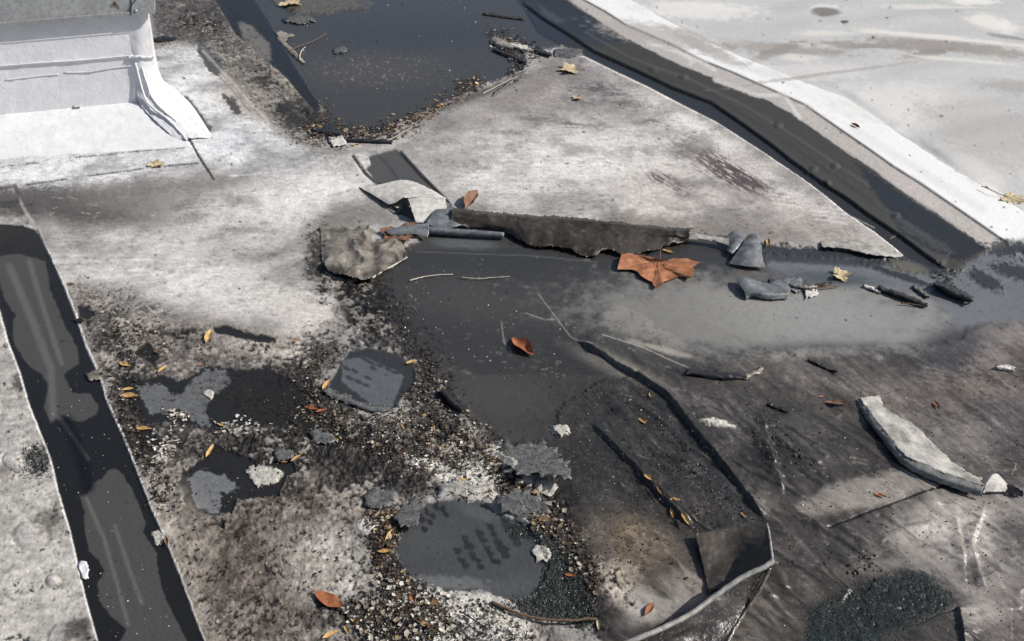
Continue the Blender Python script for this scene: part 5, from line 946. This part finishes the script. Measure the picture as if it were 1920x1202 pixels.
def scatter(name, zones, mat, label, kind='flake'):
    Vs, Fs, Cs = [], [], []; base = 0
    for pts, n, s0, s1, pal, lift in zones:
        q = inpoly(pts, n) + RS.randn(n, 2) * 6
        for (u, v) in q:
            s_ = s0 + (s1 - s0) * RS.rand() ** 3; z = zat(u, v); c = world(u, v, z + lift * RS.rand())
            col = lin(PAL[pal][RS.randint(len(PAL[pal]))]) * RS.uniform(.7, 1.2); a0 = RS.rand() * 6.28
            if kind == 'flake':
                m = RS.randint(4, 7); tl = RS.randn(2) * .18; asp = RS.uniform(.35, 1)
                el = RS.uniform(.6, 1.25, m); an = a0 + np.arange(m) / m * 6.283
                x = np.cos(np.arange(m) / m * 6.283) * el * s_; y = np.sin(np.arange(m) / m * 6.283) * el * s_ * asp
                X_ = x * math.cos(a0) - y * math.sin(a0); Y_ = x * math.sin(a0) + y * math.cos(a0); Z_ = tl[0] * X_ + tl[1] * Y_ + np.abs(tl).sum() * s_ * .6
                top = np.stack([c[0] + X_, c[1] + Y_, c[2] + Z_ + .0012], -1); ctr = np.array([c[0], c[1], c[2] + np.abs(tl).sum() * s_ * .6 + .0012 - .25 * s_ * RS.rand()])
                bot = top - (0, 0, max(.0006, s_ * .14)); Vs.append(np.concatenate([top, bot, ctr[None]])); k = 2 * m + 1
                for j in range(m): j2 = (j + 1) % m; Fs.append((base + j, base + j2, base + 2 * m)); Fs.append((base + j, base + m + j, base + m + j2)); Fs.append((base + j, base + m + j2, base + j2))
            else:
                d = np.array([(1, 0, 0), (0, 1, 0), (-1, 0, 0), (0, -1, 0), (0, 0, 1)], float) * RS.uniform(.6, 1.2, (5, 1)) * s_
                R2 = np.array([[math.cos(a0), -math.sin(a0), 0], [math.sin(a0), math.cos(a0), 0], [0, 0, .8]]); Vs.append(c + d @ R2.T); k = 5
                for f_ in ((0, 1, 4), (1, 2, 4), (2, 3, 4), (3, 0, 4)): Fs.append(tuple(base + i for i in f_))
            Cs.append(np.repeat(np.append(col, 1)[None], k, 0)); base += k
    me = mesh_np(name, np.concatenate(Vs), Fs, mat, False, True)
    a = me.color_attributes.new('Col', 'FLOAT_COLOR', 'POINT'); a.data.foreach_set('color', np.concatenate(Cs).astype(np.float32).ravel())
    o = link(name, me); o['kind'] = 'stuff'; o['label'] = label; return o
LIT = [(580, 650), (640, 640), (600, 690), (600, 730), (650, 770), (740, 775), (775, 720), (800, 660), (850, 740), (900, 800), (950, 840), (900, 880), (820, 870), (760, 900), (690, 840), (600, 830), (540, 800), (560, 740)]
SH1 = [(590, 225), (650, 235), (700, 238), (760, 220), (820, 188), (860, 165), (880, 175), (840, 200), (770, 240), (700, 262), (600, 262), (560, 240)]
SH2 = [(860, 150), (900, 140), (910, 160), (870, 172)]
SH3 = [(920, 55), (960, 60), (1000, 90), (1030, 100), (990, 118), (975, 135), (950, 145), (960, 110), (925, 85)]
B1 = [(690, 960), (745, 960), (745, 1010), (720, 1060), (770, 1080), (760, 1110), (700, 1060)]; B2 = [(740, 1060), (800, 1100), (840, 1130), (860, 1190), (700, 1210), (640, 1140), (700, 1110)]
B3 = [(900, 840), (960, 880), (1000, 930), (1050, 1000), (1020, 1000), (950, 930)]; B4 = [(1040, 940), (1090, 1000), (1130, 1090), (1110, 1120), (1060, 1040), (1030, 980)]
EDGE = [(150, 540), (230, 590), (330, 640), (330, 690), (240, 690), (190, 640)]; E2 = [(200, 690), (250, 700), (260, 790), (300, 860), (340, 960), (300, 960), (240, 830)]
ALLC = [(150, 560), (560, 650), (700, 800), (900, 880), (740, 1000), (760, 1200), (400, 1202), (250, 850)]
scatter('membrane_flakes', [(LIT, 2600, .0010, .0050, 'mix', .002), (LIT, 1200, .0010, .0050, 'dark', .002), (LIT, 200, .0015, .006, 'white', .002), (B1, 600, .0012, .0050, 'mix', .002), (B1, 400, .0012, .0050, 'dark', .002), (B2, 1000, .0013, .0060, 'mix', .002), (B2, 700, .0013, .0060, 'dark', .002), (B2, 220, .002, .008, 'white', .004), (B3, 500, .002, .008, 'mix', .004), (B4, 420, .002, .007, 'mix', .004),
        (E2, 420, .002, .006, 'mix', .003), (EDGE, 260, .002, .006, 'mix', .002), (ALLC, 900, .0010, .0040, 'mix', .001), (ALLC, 500, .0010, .0040, 'dark', .001), ([(790, 860), (930, 850), (1000, 880), (960, 930), (860, 930)], 620, .0012, .006, 'crusty', .001), ([(800, 1115), (900, 1120), (1000, 1180), (1000, 1210), (820, 1210)], 800, .0012, .006, 'crusty', .001),
        ([(280, 820), (330, 800), (340, 850), (300, 870)], 90, .003, .007, 'white', .003), ([(410, 790), (490, 795), (480, 815), (410, 812)], 70, .003, .007, 'white', .003), ([(310, 770), (350, 775), (345, 790), (315, 788)], 60, .003, .006, 'white', .003)], M['bits'], 'crumbled flakes of roof coating among the litter')
scatter('leaf_litter', [(SH1, 800, .0016, .010, 'tan', .003), (SH1, 600, .0014, .007, 'dark', .002), (SH2, 110, .003, .014, 'tan', .012), (SH3, 260, .002, .013, 'mix', .008), (SH3, 200, .002, .010, 'dark', .006), (SH3, 60, .003, .012, 'white', .008), (LIT, 240, .0015, .007, 'tan', .003), (B1, 120, .002, .008, 'tan', .005), (B2, 120, .002, .008, 'tan', .005), (B3, 90, .003, .010, 'tan', .006), ([(340, 30), (420, 45), (420, 62), (370, 60), (330, 45)], 200, .003, .010, 'mix', .004), ([(600, 185), (620, 195), (625, 225), (600, 228)], 60, .003, .008, 'tan', .004), ([(1750, 500), (1790, 530), (1800, 560), (1770, 540)], 120, .002, .008, 'dark', .004)], M['bits'], 'broken bits of dead leaf washed up at the puddle shores')
DK = [(1040, 720), (1180, 700), (1300, 800), (1430, 980), (1300, 1100), (1120, 1050), (1060, 900)]; DR = [(1300, 700), (1920, 660), (1920, 1202), (1400, 1202), (1440, 980), (1300, 800)]
scatter('grit', [(DK, 1500, .0008, .0034, 'dark', 0), ([(1150, 740), (1200, 730), (1420, 970), (1310, 990)], 900, .0008, .0036, 'dark', 0), (DR, 1500, .0006, .0030, 'dark', 0), (DR, 130, .0008, .0024, 'white', 0), (DK, 160, .0008, .0022, 'white', 0), ([(1360, 750), (1430, 760), (1500, 830), (1520, 870), (1460, 880), (1400, 800)], 260, .0012, .005, 'dark', 0), ([(1590, 1040), (1640, 1030), (1650, 1100), (1600, 1130)], 70, .002, .005, 'dark', 0),
        (POOL, 160, .0008, .003, 'white', .003), (POOL, 26, .003, .008, 'white', .003), ([(760, 500), (1400, 520), (1600, 600), (1100, 700), (850, 720)], 40, .002, .006, 'crusty', .002), ([(760, 500), (1400, 520), (1100, 700), (850, 720)], 220, .0006, .0024, 'white', .002), ([(0, 500), (180, 740), (340, 1190), (200, 1190)], 130, .0006, .0020, 'white', 0), ([(200, 340), (700, 330), (640, 600), (200, 560)], 200, .0006, .002, 'dark', 0), ([(1150, 0), (1900, 0), (1900, 380)], 50, .0008, .003, 'dark', 0), ([(640, 530), (780, 560), (860, 700), (720, 640)], 500, .001, .0035, 'dark', 0), ([(1740, 450), (1800, 480), (1830, 540), (1770, 520)], 160, .001, .0035, 'dark', 0)], M['grains'], 'fine grit strewn over the dark sheet', 'grain')
PAL['gran'] = [(32, 37, 36), (40, 47, 46), (52, 60, 59), (24, 26, 26), (92, 100, 98), (34, 41, 40), (46, 52, 50)]
scatter('mineral_granules', [(GRAN[0], 5200, .0010, .0024, 'gran', .001), (GRAN[1], 7000, .0007, .0018, 'gran', 0), (GRAN[2], 500, .0012, .0024, 'gran', .001), ([(1090, 780), (1160, 880), (1230, 960), (1120, 940), (1060, 860)], 900, .0008, .0018, 'gran', 0)], M['grains'], 'dark green mineral granules where the surface is stripped', 'grain')
